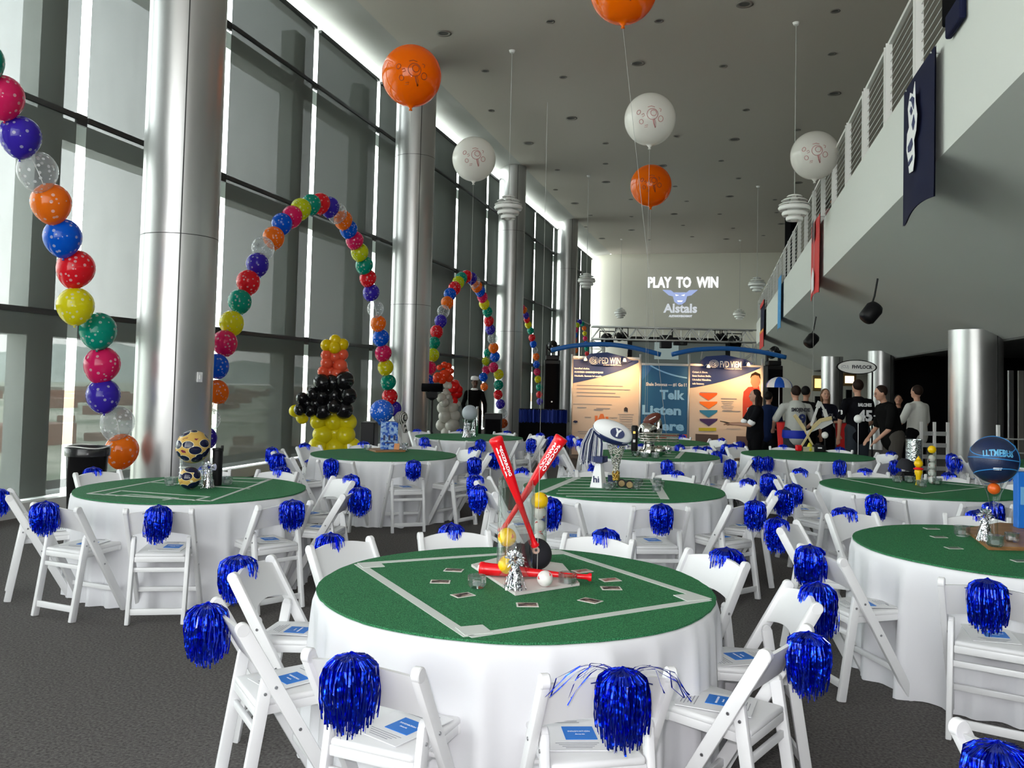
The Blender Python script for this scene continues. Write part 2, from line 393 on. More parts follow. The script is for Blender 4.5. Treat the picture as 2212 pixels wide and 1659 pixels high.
# columns
def column(x,y,z1,label,r=.45,z0=0):
    c=empty('column',(x,y,z0),rad(-55),label,'column')
    MB().lathe([(r,0),(r,z1-z0)],64,cap=False).build('casing',metal_panel,c,True)
    s=MB()
    z=3.35
    s.box((r,0,(z1-z0)/2),(.012,.014,z1-z0-.04))
    while z<z1-z0-.3: s.lathe([(r+.0025,z-.004),(r+.0035,z),(r+.0025,z+.004)],64,cap=False); z+=3.35
    s.build('panel_seam',bar_dark,c); return c
c1=column(-6.42,9.40,CEIL,'tall round aluminium column nearest the camera, behind the soccer table')
column(-6.71,18.53,CEIL,'tall round aluminium column, second from the camera along the windows')
column(-6.72,28.2,CEIL,'tall round aluminium column, third from the camera along the windows')
column(-6.45,37.8,CEIL,'tall round aluminium column, farthest along the windows')
column(4.62,17.4,2.83,'silver round column on the right, behind the basketball')
p=atz(1905,1000,0)
column(*aty(1903,850,27).xy,2.83,'grey round column behind the oval sign',.36)
column(*aty(1797,850,32).xy,2.83,'grey round column farther back between the two lit signs',.36)
sw=empty('wall_switch',(0,0,0),0,'small pale wall switch on the nearest aluminium column','switch')
d=(EYE-V((-6.42,9.4,1.5))); a=math.atan2(d.y,d.x)+rad(38); sw.location=(-6.42+.452*math.cos(a),9.4+.452*math.sin(a),1.66); sw.rotation_euler=(0,0,a)
MB().box((.006,0,0),(.014,.075,.12),bev=.003).build('plate',paper,sw); MB().box((.016,0,0),(.01,.02,.05)).build('toggle',lamp_white,sw)

# outside land seen through the shades; distance haze is put into its pale colours
struct(MB().box((-2600,500,-40),(5000,6000,1)),'floor_outside',(lambda m:(noise_col(m,(.26,.30,.22),(.55,.54,.45),.015,8,'Object',.35,.65),m)[1])(mat('hazy_plain',(.2,.22,.18),.9)))
hl=MB(); n=60
random.seed(3)
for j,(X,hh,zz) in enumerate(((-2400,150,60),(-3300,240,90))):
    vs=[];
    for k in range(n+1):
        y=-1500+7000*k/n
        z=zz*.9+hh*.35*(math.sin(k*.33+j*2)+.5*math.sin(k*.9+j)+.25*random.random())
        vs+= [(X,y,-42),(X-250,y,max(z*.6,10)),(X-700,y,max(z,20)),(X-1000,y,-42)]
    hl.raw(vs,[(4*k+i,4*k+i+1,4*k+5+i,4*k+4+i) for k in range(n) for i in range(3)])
hm=mat('hazy_hills',(.3,.33,.3),.95); noise_col(hm,(.42,.47,.43),(.52,.57,.53),.004,6)  # paleness stands for haze over the distance
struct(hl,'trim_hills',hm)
bl=MB(); random.seed(11)
for k in range(260):
    x=-random.uniform(120,1400); y=random.uniform(-100,2200); s_=random.uniform(8,26)
    bl.box((x,y,-40+s_*.3),(s_,s_*random.uniform(.6,2),s_*.6))
bo=bl.build('distant_buildings',(lambda m:(noise_col(m,(.30,.16,.12),(.34,.34,.30),.004,2),m)[1])(mat('roofs',(.4,.3,.25),.9)))
tag(bo,'distant low city buildings outside beyond the left windows','buildings',None,'stuff')
# ceiling downlights
dl=empty('ceiling_downlight',(0,0,CEIL),0,'round recessed downlight in the grey ceiling','light','ceiling downlights')
MB().lathe([(.16,-.001),(.17,-.014),(.12,-.012),(.10,.0)],24,cap=False).build('trim_ring',mat('downlight_ring',(.22,.2,.18),.6),dl,True)
MB().lathe([(.0001,-.003),(.115,-.003)],20,cap=False).build('lens',lower_ceil,dl)
DX=[-5.6,-3.6,-1.5,.4]; first=True
for k,yy in enumerate([8.3,11.2,14.0,16.9,19.6,22.6,25.5,28.4,31.2,34.0,37.0,40.0,43.0]):
    for j,xx in enumerate(DX+[2.4]):
        o=dl if first else copy_tree(dl); first=False
        o.location=(xx+.35*math.sin(k*2.1+j),yy+.5*math.sin(j*3+k),CEIL); s_=.55 if (k+j)%3 else .95; o.scale=(s_,s_,1)
# lit downlights under the balcony
lit=emis('downlight_glow',(1,.72,.5),9)
for (px,py,L_) in ((1977,796,'small lit warm downlight under the balcony, left of the silver column'),(2168,774,'small lit warm downlight under the balcony, right of the silver column')):
    q=atz(px,py,2.81); o=empty('lit_downlight',q,0,L_,'light')
    MB().lathe([(.09,0),(.10,-.01),(.075,-.01)],20,cap=False).build('trim_ring',lamp_white,o,True); MB().lathe([(.0001,-.006),(.078,-.006)],20,cap=False).build('lens',lit,o)
# far right: dark glazing, lit signs
gl=MB()
for k in range(9): gl.box((11.98,16+k*2.6,1.4),(.06,.08,2.8))
struct(gl,'trim_4',steel_frame)

# ================================================================ chairs
def chair_parts(root):
    # local: faces +Y, sits on z=0
    HB=.785
    tp=lambda s,z:V((s*.212,.20-(.45)*(z/HB),z))
    def postm(s):
        m=MB(); a=tp(s,.0); b=tp(s,HB-.03)
        m.bar(a,b,.030,.052,(1,0,0),.006)
        # rounded top
        d=(b-a).normalized(); y=V((1,0,0)).cross(d)
        R=M((V((0,0,0))+d,y,V((1,0,0)))).transposed()
        pr=[(.0001,-.0157),(.023,-.0157),(.0262,-.012),(.0262,.012),(.023,.0157),(.0001,.0157)]
        m.lathe(pr,20,b,R,cap=False)
        return m
    for s in(-1,1): postm(s).build('back_post',chair_white,root,rad(35))
    for s in(-1,1):
        m=MB(); t=V((s*.180,-.125,.555)); f=V((s*.180,-.215,0))
        m.bar(f,t,.028,.048,(1,0,0),.006)
        d=(t-f).normalized(); y=V((1,0,0)).cross(d); R=M((d,y,V((1,0,0)))).transposed()
        m.lathe([(.0001,-.013),(.018,-.013),(.021,-.009),(.021,.009),(.018,.013),(.0001,.013)],16,t,R,cap=False)
        m.build('rear_leg',chair_white,root,rad(35))
    # seat frame and pad
    m=MB()
    for s in(-1,1): m.bar((s*.150,-.155,.425),(s*.150,.185,.440),.022,.035,bev=.004)
    m.bar((-.165,.175,.438),(.165,.175,.438),.03,.038,(0,1,0),.008); m.bar((-.165,-.15,.425),(.165,-.15,.425),.03,.038,(0,1,0),.006)
    m.box((0,.015,.434),(.30,.33,.02)); m.build('seat_frame',chair_white,root,rad(35))
    m=MB()
    m.box((0,.012,.458),(.325,.355,.030),RX(rad(2.2)),.012); m.build('seat',vinyl,root,rad(50))
    # curved, arched backrest between the posts
    m=MB(); n=14; vs=[];fs=[]
    for i in range(n+1):
        u=-1+2*i/n; x=.198*u
        bow=-.022*(1-u*u); zt=.735+.022*(1-u*u); zb=.60+.018*(1-u*u)-.0
        zt=.745+.024*(1-u*u); zb=.585+.030*(1-u*u)
        for z in(zb,zt):
            yc=.20-.45*(z/HB)+bow
            vs+= [(x,yc-.008,z),(x,yc+.008,z)]
    for i in range(n):
        a=4*i;b=a+4
        fs+= [(a,a+2,b+2,b),(a+1,b+1,b+3,a+3),(a+2,a+3,b+3,b+2),(a,b,b+1,a+1)]
    fs+= [(0,1,3,2),(4*n,4*n+2,4*n+3,4*n+1)]
    m.raw(vs,fs); m.build('backrest',chair_white,root,rad(40))
    for nm,a,b,w_,h_ in (('stretcher',(-.17,-.205,.085),(.17,-.205,.085),.018,.042),('stretcher',(-.17,-.155,.355),(.17,-.155,.355),.018,.030),
                   ('stretcher',(-.20,.105,.165),(.20,.105,.165),.022,.032),('stretcher',(-.2,-.045,.44-.01),(.2,-.045,.43),.015,.015)):
        MB().bar(a,b,w_,h_,(0,1,0),.004).build(nm,chair_white,root,rad(35))
    m=MB()
    for s in(-1,1):
        for (z,yy) in((.53,0),(.36,0)):
            q=tp(s,z); m.lathe([(.0001,.018),(.006,.018),(.007,.0145)],10,q,RY(s*PI/2),cap=False)
        m.lathe([(.0001,.018),(.006,.018),(.007,.010)],10,(s*.18,-.135,.50),RY(s*PI/2),cap=False)
    m.build('bolts',bolt_m,root)
chair0=empty('folding_chair',(0,0,0),0,'x','chair'); chair_parts(chair0); used={'c':False}

# metallic pom-poms: strands tumbling out of a tied crown, hung over the outside of the backrest
def pom_mesh(seed,n=340,L=.26,R=.078,wild=0,flat=1.0):
    rnd=random.Random(seed); m=MB()
    for i in range(n):
        a=rnd.uniform(0,2*PI); r=R*math.sqrt(rnd.uniform(.05,1)); ln=L*rnd.uniform(.74,1.08)
        ex=math.cos(a); ey=math.sin(a)*flat; q_=r/R
        wig=rnd.uniform(-.012,.012); w_=rnd.uniform(.0022,.0036); ln=L*rnd.uniform(.78,1.05)*(1.02-.26*q_*q_)
        pts=[]; wl=rnd.random()<wild and ex*ex>.3; zt=.050
        for k in range(7):
            t=k/6
            if wl: # strands that fly out sideways
                rr=r*.6+ (.20*rnd.uniform(.9,1.1))*t; z=.03+.04*math.sin(t*2.6)-.11*t*t*rnd.uniform(.8,1.2); px,py=ex*rr*1.0,ey*rr*.35
            elif k<=2: # over the dome
                ph=(0,.45,.85)[k]*PI/2; rr=r*math.sin(ph)*1.0; z=zt*math.cos(ph)*(1-.25*q_)+.004; px,py=ex*rr+rnd.uniform(-.002,.002),ey*rr
            else:
                u=(k-2)/4; rr=r*(1+.10*math.sin(u*PI)-.05*u); z=.012-.0-(ln-.02)*u; px,py=ex*rr+wig*u+rnd.uniform(-.0025,.0025),ey*rr+rnd.uniform(-.0025,.0025)
            pts.append(V((px,py,z)))
        tw=rnd.uniform(0,PI); vs=[];
        for k,p_ in enumerate(pts):
            q=tw+k*rnd.uniform(.1,.5); d=V((math.cos(q),math.sin(q),rnd.uniform(-.3,.3)))*w_
            vs+= [p_-d,p_+d]
        m.raw(vs,[(2*k,2*k+1,2*k+3,2*k+2) for k in range(6)])
    return m
pomes=[pom_mesh(s,L=l,R=r,wild=wd).mesh('pompom_strands',foil_blue) for s,l,r,wd in ((1,.235,.084,0),(2,.225,.088,0),(3,.24,.082,.0),(4,.25,.084,.10),(5,.22,.078,0))]
pomfar=[pom_mesh(s+20,n=130,L=.225,R=.082).mesh('pompom_strands',foil_blue) for s in(1,2)]
for q in pomfar:
    for v in q.vertices: pass
tie=MB()
for dx in(-.02,.008): tie.tube([(dx,.0,.012),(dx,.028,.016),(dx*1.3,.048,-.01),(dx*1.5,.062,-.06),(dx*2.0,.080,-.115)],.0026,5)
tie.tube([(-.1,.02,-.012),(-.05,.01,.002),(0,.004,.012),(.05,.01,.002),(.1,.02,-.012)],.002,5)
tie_me=tie.mesh('tie_strand',foil_navy)

# seat leaflet with its blue card
flyer0=empty('seat_leaflet',(0,0,0),0,'x','leaflet')
sheet0=MB().box((0,0,.0015),(.215,.28,.003)).build('sheet',paper,flyer0)
bcard=MB().box((.02,-.01,.0042),(.11,.10,.002)).build('blue_card',print_blue,flyer0)
t_=MB()
for k in range(5): t_.box((-.02,.075+.013*k,.0034),(.11-.012*(k%3),.0035,.0006))
for k in range(4): t_.box((0,-.085-.012*k,.0034),(.15-.02*k,.003,.0006))
t_.box((.035,.115,.0034),(.05,.009,.0006)); t_.build('printing',ink_grey,sheet0)
text('lettering','INNOVATION',.0125,ink_white,bcard,M.Translation((.02,.0,.0055)),.0004)
text('lettering','Awards',.011,ink_white,bcard,M.Translation((.02,-.022,.0055)),.0004)
used['f']=False
def where(rel):
    a=abs(rel); s='left' if rel<0 else 'right'
    return 'nearest side' if a<18 else ('front %s'%s if a<54 else ('near %s side'%s if a<90 else ('far %s side'%s if a<126 else ('back %s'%s if a<162 else 'far side'))))
PLACED=[]; TCS=[]
def put_chair(x,y,rz,wh,tname,pom=0,far=False,fly=True,var=0):
    """rz: heading of the chair's front"""
    o=chair0 if not used['c'] else copy_tree(chair0); used['c']=True
    o.location=(x,y,0); o.rotation_euler=(0,0,rz)
    o['label']=('white folding chair, %s of the %s'%(wh,tname)) if tname else wh; o['category']='chair'; o['group']='white folding chairs around the round tables'
    R=RZ(rz)
    if pom is not None:
        p_=V((x,y,0))+R@V((random.uniform(-.02,.02),-.268-.045,.768))
        e=empty('foil_pompom',p_,rz+random.uniform(-.2,.2),('blue foil pompom on the chair, %s, %s'%(wh,tname)) if tname else 'blue foil pompom on the lone chair in the bottom right corner','pompom','blue foil pompoms on the chair backs')
        me=random.choice(pomfar) if far else pomes[pom]
        so=link(me,'strands',e); so.rotation_euler=(0,0,random.uniform(0,6) if pom!=3 else 0); s_=random.uniform(.94,1.06); e.scale=(s_,s_,random.uniform(.92,1.08))
        link(tie_me,'tie_strand',e)
    if fly:
        f=flyer0 if not used['f'] else copy_tree(flyer0); used['f']=True
        a=rz+random.uniform(-.35,.35); 
        f.location=V((x,y,0))+R@V((random.uniform(-.03,.03),.03+random.uniform(-.01,.02),.4765)); f.rotation_euler=(rad(2.2)*math.cos(rz),rad(2.2)*math.sin(rz),a)
        f['label']=('white leaflet with blue card on the seat, %s, %s'%(wh,tname)) if tname else 'white leaflet on the lone chair in the bottom right corner'; f['category']='leaflet'; f['group']='seat leaflets'

# ================================================================ tables
TZ=.745
def cloth(R,seed,detail=216):
    rnd=random.Random(seed); m=MB(); n=detail; vs=[];fs=[]
    ph=[rnd.uniform(0,6) for _ in range(6)]
    prof=[(0,TZ),(.5,TZ),(R-.03,TZ),(R-.008,TZ-.003),(R,TZ-.012)]+[(None,TZ-.012-(TZ-.014)*t) for t in (.06,.14,.25,.4,.55,.7,.85,1)]
    for r,z in prof:
        for k in range(n):
            a=2*PI*k/n
            if r is None:
                t=(TZ-z)/TZ
                f=.5+.5*math.sin(13*a+ph[0]+1.2*math.sin(3*a+ph[1])); f2=.5+.5*math.sin(22*a+ph[2]+2*math.sin(2*a+ph[3]))
                rr=R+.004+ t**.62*(.085*(f**4.0)*(.35+.65*math.sin(2*a+ph[4])**2)+.060*f2**4-.020)
            else: rr=r
            vs.append((rr*math.cos(a),rr*math.sin(a),max(z,.004)))
    for i in range(1,len(prof)-1):
        for k in range(n): fs.append((i*n+k,(i+1)*n+k,(i+1)*n+(k+1)%n,i*n+(k+1)%n))
    fs.append(tuple(n+k for k in range(n)))
    m.raw(vs,fs); return m
def turf_disc(R,seed):
    rnd=random.Random(seed); n=150; m=MB(); z0=TZ+.001; z1=TZ+.010
    rs=[R*(1+.0035*math.sin(9*2*PI*k/n+seed)+rnd.uniform(-.002,.002)) for k in range(n)]
    ring=[[(rs[k]*f*math.cos(2*PI*k/n),rs[k]*f*math.sin(2*PI*k/n),z) for k in range(n)] for f,z in((1,z0),(1,z1),(.6,z1+.001),(.25,z1))]
    vs=sum(ring,[]); fs=[]
    for i in range(3):
        for k in range(n): fs.append((i*n+k,i*n+(k+1)%n,(i+1)*n+(k+1)%n,(i+1)*n+k))
    fs.append(tuple(3*n+k for k in range(n))); fs.append(tuple(n-1-k for k in range(n)))
    m.raw(vs,fs); return m
TOP=TZ+.0115
def tape(parent,c,pts,w_=.05,name='tape_line'):
    """flat tape strip; pts are world xy, c table centre"""
    m=MB()
    P=[V((p_[0]-c[0],p_[1]-c[1],TOP-.0005)) for p_ in pts]
    for q in P:
        l=math.hypot(q.x,q.y)
        if l>.868: q.x*=.868/l; q.y*=.868/l
    for a,b in zip(P[:-1],P[1:]):
        m.bar(a,b,w_,.0025,(b-a).cross(V((0,0,1))))
    m.build(name,tape_m,parent)
def px2(pts): return [atz(x,y,TOP).xy for x,y in pts]
def table(c,tname,angs,far=False,fly=True,seed=0,rb=1.33,R=.90,poms=None,detail=216,cl=None):
    c=V((c[0],c[1]))
    tb=empty('banquet_table',(c.x,c.y,0),0,'round table under the white cloth of the %s'%tname,'table','round banquet tables')
    MB().lathe([(R-.02,TZ-.035),(R-.012,TZ-.03),(R-.012,TZ-.006),(R-.02,TZ-.004)],64).build('tabletop',wood,tb)
    for k in range(4):
        a=PI/4+k*PI/2; MB().tube([(.45*math.cos(a),.45*math.sin(a),0),(.45*math.cos(a),.45*math.sin(a),TZ-.035)],.014,8).build('leg',black,tb)
    o=cloth(R+.008,seed,detail).build('tablecloth',cloth_m,None,True,(c.x,c.y,0)); tag(o,'white floor-length cloth on the %s'%tname,'tablecloth','white tablecloths')
    t=empty('turf_topper',(c.x,c.y,0),0,'green turf disc laid on the %s'%tname,'table topper','green turf toppers')
    turf_disc(R,seed).build('turf',turf,t,rad(40))
    cd=math.degrees(math.atan2(-c.y,-c.x))
    for i,a in enumerate(angs):
        if i==0: TCS.append((c,R))
        rr=rb-.25
        if isinstance(a,tuple): a,rr=a[0],a[1]-.25
        rel=(a-cd+180)%360-180
        ar=rad(a); x=c.x+rr*math.cos(ar); y=c.y+rr*math.sin(ar)
        pm=(poms[i] if poms else random.choice([0,1,2,4]))
        if any((V((x,y))-q).length<.50 for q in PLACED) or any((V((x,y))-q).length<R_+.17 for q,R_ in ALLT if (q-c).length>.1): continue
        PLACED.append(V((x,y)))
        put_chair(x,y,ar+PI/2+random.uniform(-.07,.07),where(rel),tname,pm,far,fly)
    return t
ALLT=[]
R36=lambda o,n=10:[o+36*k for k in range(n)]
T1=V((-.887,3.978,0)).xy; T2=V((-4.17,6.43)); T3=V((-4.01,10.26)); T4=V((-.80,7.95)); T5=V((-4.01,14.1)); T6=V((1.93,9.2)); T7=V((1.76,5.85)); T8=V((1.27,13.0)); T9=V((-.83,11.9))
T10=V(atz(1413,953,.76).xy); T11=V(atd(2300,985,11.6).xy)
N1='front baseball diamond table'; N2='left soccer pitch table'; N3='blue glass box table'; N4='striped football field table'
N5='pale globe table'; N6='right silver vase table'; N7='right front basketball table'; N8='hockey sticks table'; N9='silver helmet table'
N10='farthest table by the booth'; N11='table hidden behind the basketball'
ALLT=[(V(q[:2]),.9) for q in (T1,T2,T3,T4,T5,T6,T7,T8,T9,T10,T11)]
t1=table(T1,N1,[-100,-64,-27,8,46,81,119,152,-176,-137],seed=1,poms=[1,3,2,0,1,2,0,4,1,0],rb=1.31)
#T1,N1,[-100,-64,-27,8,46,81,119,152,-176,-137],seed=1,poms=[1,3,2,0,1,2,0,4,1,0])
t2=table(T2,N2,[-66,-28,8,48,88,118,(157,1.5),(177,1.62),-99,-138],seed=2)
t3=table(T3,N3,R36(-56),seed=3)
t4=table(T4,N4,R36(-72),seed=4)
t5=table(T5,N5,R36(-67),True,True,5)
t6=table(T6,N6,R36(-115),seed=6)
t7=table(T7,N7,[-111,-75,-39,0,44,84,126,165,-152],seed=7)
t8=table(T8,N8,R36(-80),True,True,8)
t9=table(T9,N9,R36(-79),True,True,9)
t10=table(T10,N10,R36(-70),True,True,10)
t11=table(T11,N11,R36(-100),True,True,11)
put_chair(.98,2.62,rad(-62),'lone white folding chair in the bottom right corner of the photo',None,2)
# tape marks
L=px2([(727,1212),(1205,1185),(1548,1296),(1013,1374),(727,1212)]); tape(t1,T1,L,.045)
def patch(parent,c,p,ang,s_=.11):
    q=MB().box((0,0,0),(s_,s_,.003),RZ(ang)); o=q.build('base_patch',tape_m,parent); o.location=(p[0]-c[0],p[1]-c[1],TOP+.0015)
cc=sum((V(q) for q in L[:4]),V((0,0)))/4
for q in L[:4]:
    dd=(cc-V(q)).normalized(); ang=math.atan2((L[1]-L[0]).y,(L[1]-L[0]).x); q=V(q); q=T1+(q-T1)*min(1,.868/(q-T1).length); patch(t1,T1,q+dd*.075,ang)
tape(t2,T2,px2([(190,1066),(385,1028),(610,1032),(456,1082),(190,1066)]),.028); tape(t2,T2,px2([(222,1069),(262,1060),(452,1073),(418,1081)]),.022,'tape_line'); tape(t2,T2,px2([(250,1071),(285,1068),(385,1076),(352,1080)]),.02,'tape_line')
tape(t2,T2,px2([(320,1041),(540,1056)]),.02); tape(t2,T2,px2([(420,1029),(440,1036),(560,1042),(590,1034)]),.02,'tape_line')
for k in range(7):
    y=1033+k*6.6; tape(t4,T4,px2([(1222-4*k if k<6 else 1215,y+ (0 if k else 1)),(1424,y+3)]),.016)
tape(t4,T4,px2([(1424,1032),(1436,1078)]),.075); tape(t4,T4,px2([(1234,1028),(1172,1063)]),.075)
tape(t6,T6,px2([(1800,1031),(1905,1023),(2130,1052),(1995,1066),(1800,1031)]),.02)
tape(t9,T9,px2([(1462,990),(1482,975)]),.06); 
for k in range(3): tape(t9,T9,px2([(1335,978+5*k),(1460,980+5*k)]),.02)

# ================================================================ balloons
def balloon_mesh(n=28):
    m=MB(); pr=[(.0001,-.66),(.035,-.66),(.02,-.63),(.022,-.62)]
    K=16
    for i in range(K+1):
        t=i/K; a=-PI/2+PI*t
        z=.5*math.sin(a); r=.5*math.cos(a)
        if z<0: z*=1.22; r*=(1-.16*(-math.sin(a))**2.2)
        pr.append((max(r,.022 if t<.5 else .0001),z))
    m.lathe(pr,n,cap=False); return m
bal_me={k:balloon_mesh().mesh('balloon_'+k,v,True) for k,v in BM.items()}
def balloon(parent,col,P,dia,taildir,name='balloon',me=None):
    o=bpy.data.objects.new(name,me or bal_me[col]); C.objects.link(o)
    if parent: o.parent=parent
    d=V(taildir).normalized(); q=V((0,0,-1)).rotation_difference(d)
    o.rotation_mode='QUATERNION'; o.rotation_quaternion=q @ M.Rotation(random.uniform(0,6),3,'Z').to_quaternion()
    o.location=P; o.scale=(dia,dia,dia); return o
def arch(X,pts,label,inward,left=(),hidden=()):
    """pts: (px,py,width px,colour); the arch stands in the plane x=X along the windows"""
    P=[atx(x,y,-7.05) for x,y,w_,c in left]+[V(h[:3]) for h in hidden]+[atx(x,y,X) for x,y,w_,c in pts]; pts=list(left)+[(0,0,None,h[3]) for h in hidden]+list(pts)
    base=V((X,P[-1].y,0)); r=empty('balloon_arch',base,0,label,'balloon arch','balloon arches along the windows')
    cen=sum(P,V((0,0,0)))/len(P)
    for (x,y,w_,c),p_ in zip(pts,P):
        D=(p_-EYE).dot(FW); dia=w_*D/FP if w_ else .25
        td=V((0,0,-1))+inward*(V((0,cen.y,cen.z))-V((0,p_.y,p_.z))).normalized()
        td.x=random.uniform(-.2,.2)
        balloon(r,c,p_-base,dia,td)
    if left: P.insert(len(left),V((-7.235,28.2,2.65)))
    m=MB().tube([V((P[0].x,P[0].y,0))-base]+[q-base for q in P]+[V((P[-1].x,P[-1].y,0))-base],.004,5); m.build('line',lamp_white,r)
AX=-6.6
arch(AX,[(-40,130,90,'teal'),(5,207,88,'magenta'),(44,293,84,'indigo'),(81,368,82,'clear'),(110,437,82,'orange'),(135,511,78,'blue'),(164,579,78,'red'),(163,659,76,'yellow'),(212,713,76,'teal'),(221,786,74,'magenta'),(223,853,70,'indigo'),(254,912,70,'clear'),(263,972,70,'orange')],'left balloon arch, its near leg cut off by the left edge of the photo',.35)
A1=[(446,945,44,'indigo'),(452,905,48,'clear'),(468,845,50,'orange'),(468,790,52,'blue'),(485,740,54,'magenta'),(500,697,52,'yellow'),(518,650,50,'teal'),(536,608,50,'red'),(556,570,48,'indigo'),(568,535,48,'clear'),(591,512,46,'orange'),(609,482,44,'blue'),(631,466,44,'magenta'),(650,450,44,'lime'),(672,440,42,'teal'),(692,438,42,'red'),(712,446,42,'indigo'),(728,459,42,'clear'),(741,474,40,'orange'),(753,494,38,'blue'),(766,518,38,'magenta'),(777,544,38,'lime'),(787,572,38,'teal'),(795,600,36,'red'),(802,631,36,'indigo'),(811,667,36,'clear'),(817,698,34,'orange'),(823,729,36,'blue'),(828,762,36,'magenta'),(833,793,34,'yellow'),(839,825,33,'teal'),(842,856,34,'red'),(851,882,32,'indigo')]
arch(AX,A1,'large star-dotted balloon arch in the middle, between the first and second columns',.6)
A2=[(924,848,24,'orange'),(925,822,25,'blue'),(929,794,27,'magenta'),(935,766,28,'lime'),(938,740,26,'teal'),(943,716,28,'red'),(952,693,27,'indigo'),(958,672,27,'clear'),(966,653,27,'orange'),(972,635,27,'blue'),(982,621,27,'red'),(990,609,26,'lime'),(997,600,25,'teal'),(1008,596,25,'red'),(1018,600,25,'indigo'),(1025,608,25,'clear'),(1030,618,24,'orange'),(1037,628,23,'blue'),(1042,641,23,'magenta'),(1046,656,23,'yellow'),(1053,673,22,'teal'),(1056,693,22,'red'),(1059,711,22,'indigo'),(1064,731,22,'clear'),(1066,751,22,'orange'),(1069,770,22,'blue'),(1066,793,21,'magenta'),(1077,808,22,'yellow'),(1077,831,21,'teal'),(1076,852,20,'red'),(1081,872,20,'indigo'),(1086,893,20,'clear'),(1087,914,20,'rust')]
arch(AX,A2,'smaller-looking balloon arch farther back, between the second and third columns',.5)
A3L=[(1026,870,14,'indigo'),(1035,855,18,'clear'),(1046,835,17,'orange'),(1044,814,19,'blue'),(1050,799,18,'magenta'),(1049,780,17,'lime'),(1053,762,17,'teal')]
A3=[(1127,664,14,'magenta'),(1132,669,14,'orange'),(1136,681,14,'indigo'),(1138,690,14,'red'),(1141,701,15,'yellow'),(1146,714,15,'teal'),(1149,729,15,'red'),(1152,743,15,'blue'),(1155,756,14,'clear'),(1158,770,15,'orange'),(1159,787,15,'blue'),(1160,803,15,'magenta'),(1162,819,15,'yellow'),(1165,836,15,'teal'),(1165,852,14,'red'),(1166,867,14,'indigo')]
A3H=[(-7.0,29.0,2.7,'blue'),(-6.95,29.15,3.0,'orange'),(-6.9,29.3,3.3,'yellow'),(-6.85,29.5,3.6,'teal'),(-6.8,29.7,3.85,'blue'),(-6.75,29.9,4.0,'red')]
arch(AX,A3,'third balloon arch, behind the third column',.5,A3L,A3H)
A4=[(1243,757,11,'orange'),(1241,746,11,'yellow'),(1241,735,11,'red'),(1242,724,11,'blue'),(1244,712,11,'magenta'),(1247,702,11,'lime'),(1252,695,11,'indigo'),(1258,699,10,'teal'),(1262,709,10,'orange'),(1263,720,10,'yellow'),(1264,731,10,'magenta'),(1266,742,10,'blue'),(1267,753,10,'teal'),(1268,764,10,'red')]
arch(-6.3,A4,'tiny farthest balloon arch beside the truss',.5)

# large printed balloons floating on strings
def big_mat(name,col,mark):
    m=balloon_mat(name,col,False,False,.35,4,.1)
    return m
big_or=big_mat('big_orange',(.95,.19,.0),(.3,.05,0)); big_wh=big_mat('big_white',(.90,.88,.84),(.5,.1,.1))
print_or=mat('print_brown',(.35,.05,.0),.4); print_pk=mat('print_pink',(.55,.25,.25),.4)
sph=MB(); pr=[(.0001,-.60),(.03,-.60),(.02,-.565),(.05,-.53)]
for i in range(1,25):
    a=-PI/2+PI*i/24; pr.append((max(.5*math.cos(a),.0001),.5*math.sin(a)*(1.04 if a<0 else 1)))
sph.lathe(pr,40,cap=False); sphm={0:sph.mesh('big_balloon_orange',big_or,True),1:sph.mesh('big_balloon_white',big_wh,True)}
def on_sphere(m,pts,dirv,R,up,r=.006):
    """draw a polyline on the sphere of radius R around the direction dirv (world)"""
    d=V(dirv).normalized(); x=V((0,0,1)).cross(d).normalized(); y=d.cross(x)
    m.tube([(d+x*a+y*b).normalized()*R for a,b in pts],r,6)
def circ(cx,cy,r,n=16,a0=0,a1=2*PI): return [(cx+r*math.cos(a0+(a1-a0)*i/n),cy+r*math.sin(a0+(a1-a0)*i/n)) for i in range(n+1)]
def bigb(px,py,w_,kind,label,sx,sy,zend,D=None):
    D=D or FP*.9/w_; p_=atd(px,py,D); dia=w_*D/FP
    r=empty('printed_balloon',p_,0,label,'balloon','large printed balloons')
    b=link(sphm[kind],'balloon_skin',r); b.scale=(dia,)*3
    d=EYE-p_; m=MB(); R=dia*.501
    m2=lambda pts,rr=.006: on_sphere(m,pts,d,R,None,rr)
    m2(circ(.1,.2,.22)); m2(circ(.14,.24,.12)); m2([(.12,0),(.16,-.18),(.22,-.35)],.012); m2([(.17,.02),(.22,-.15),(.24,-.33)],.006)
    m2(circ(-.35,-.1,.09)); m2([(-.3,.1),(-.2,.14),(-.25,.22),(-.34,.18)]); m2(circ(.45,.0,.12)); m2([(-.2,-.25),(-.08,-.22),(-.1,-.3),(-.22,-.32)]); m2([(.45,.3),(.5,.42),(.4,.45)]); m2(circ(-.5,.3,.1)); m2([(-.1,.5),(.05,.55),(.2,.5)])
    m.build('printed_pictures',print_pk if kind else print_or,r,True)
    e=V((p_.x+sx,p_.y+sy,zend)) if sx is not None else V((-.62,12.25,zend)); a=V((p_.x,p_.y,p_.z-dia*.6))
    MB().tube([a-p_,a.lerp(e,.5)-p_,e-p_],.0028,5).build('string',string_m,r)
    MB().lathe([(.0001,-.05),(.04,-.05),(.05,.02),(.02,.06),(.0001,.06)],12,e-p_+V((0,0,.05))).build('weight',foil_silver,r,True)
bigb(889,163,128,0,'large orange balloon with a printed racket, left of the ceiling',0,.0,0)
bigb(1347,-25,146,0,'large orange balloon cut off by the top edge of the photo',None,None,.757,11.5)
bigb(1404,257,110,1,'white printed balloon high in the middle, above the small orange one',0,0,0)
bigb(1024,343,94,1,'white printed balloon beside the second column',0,0,0)
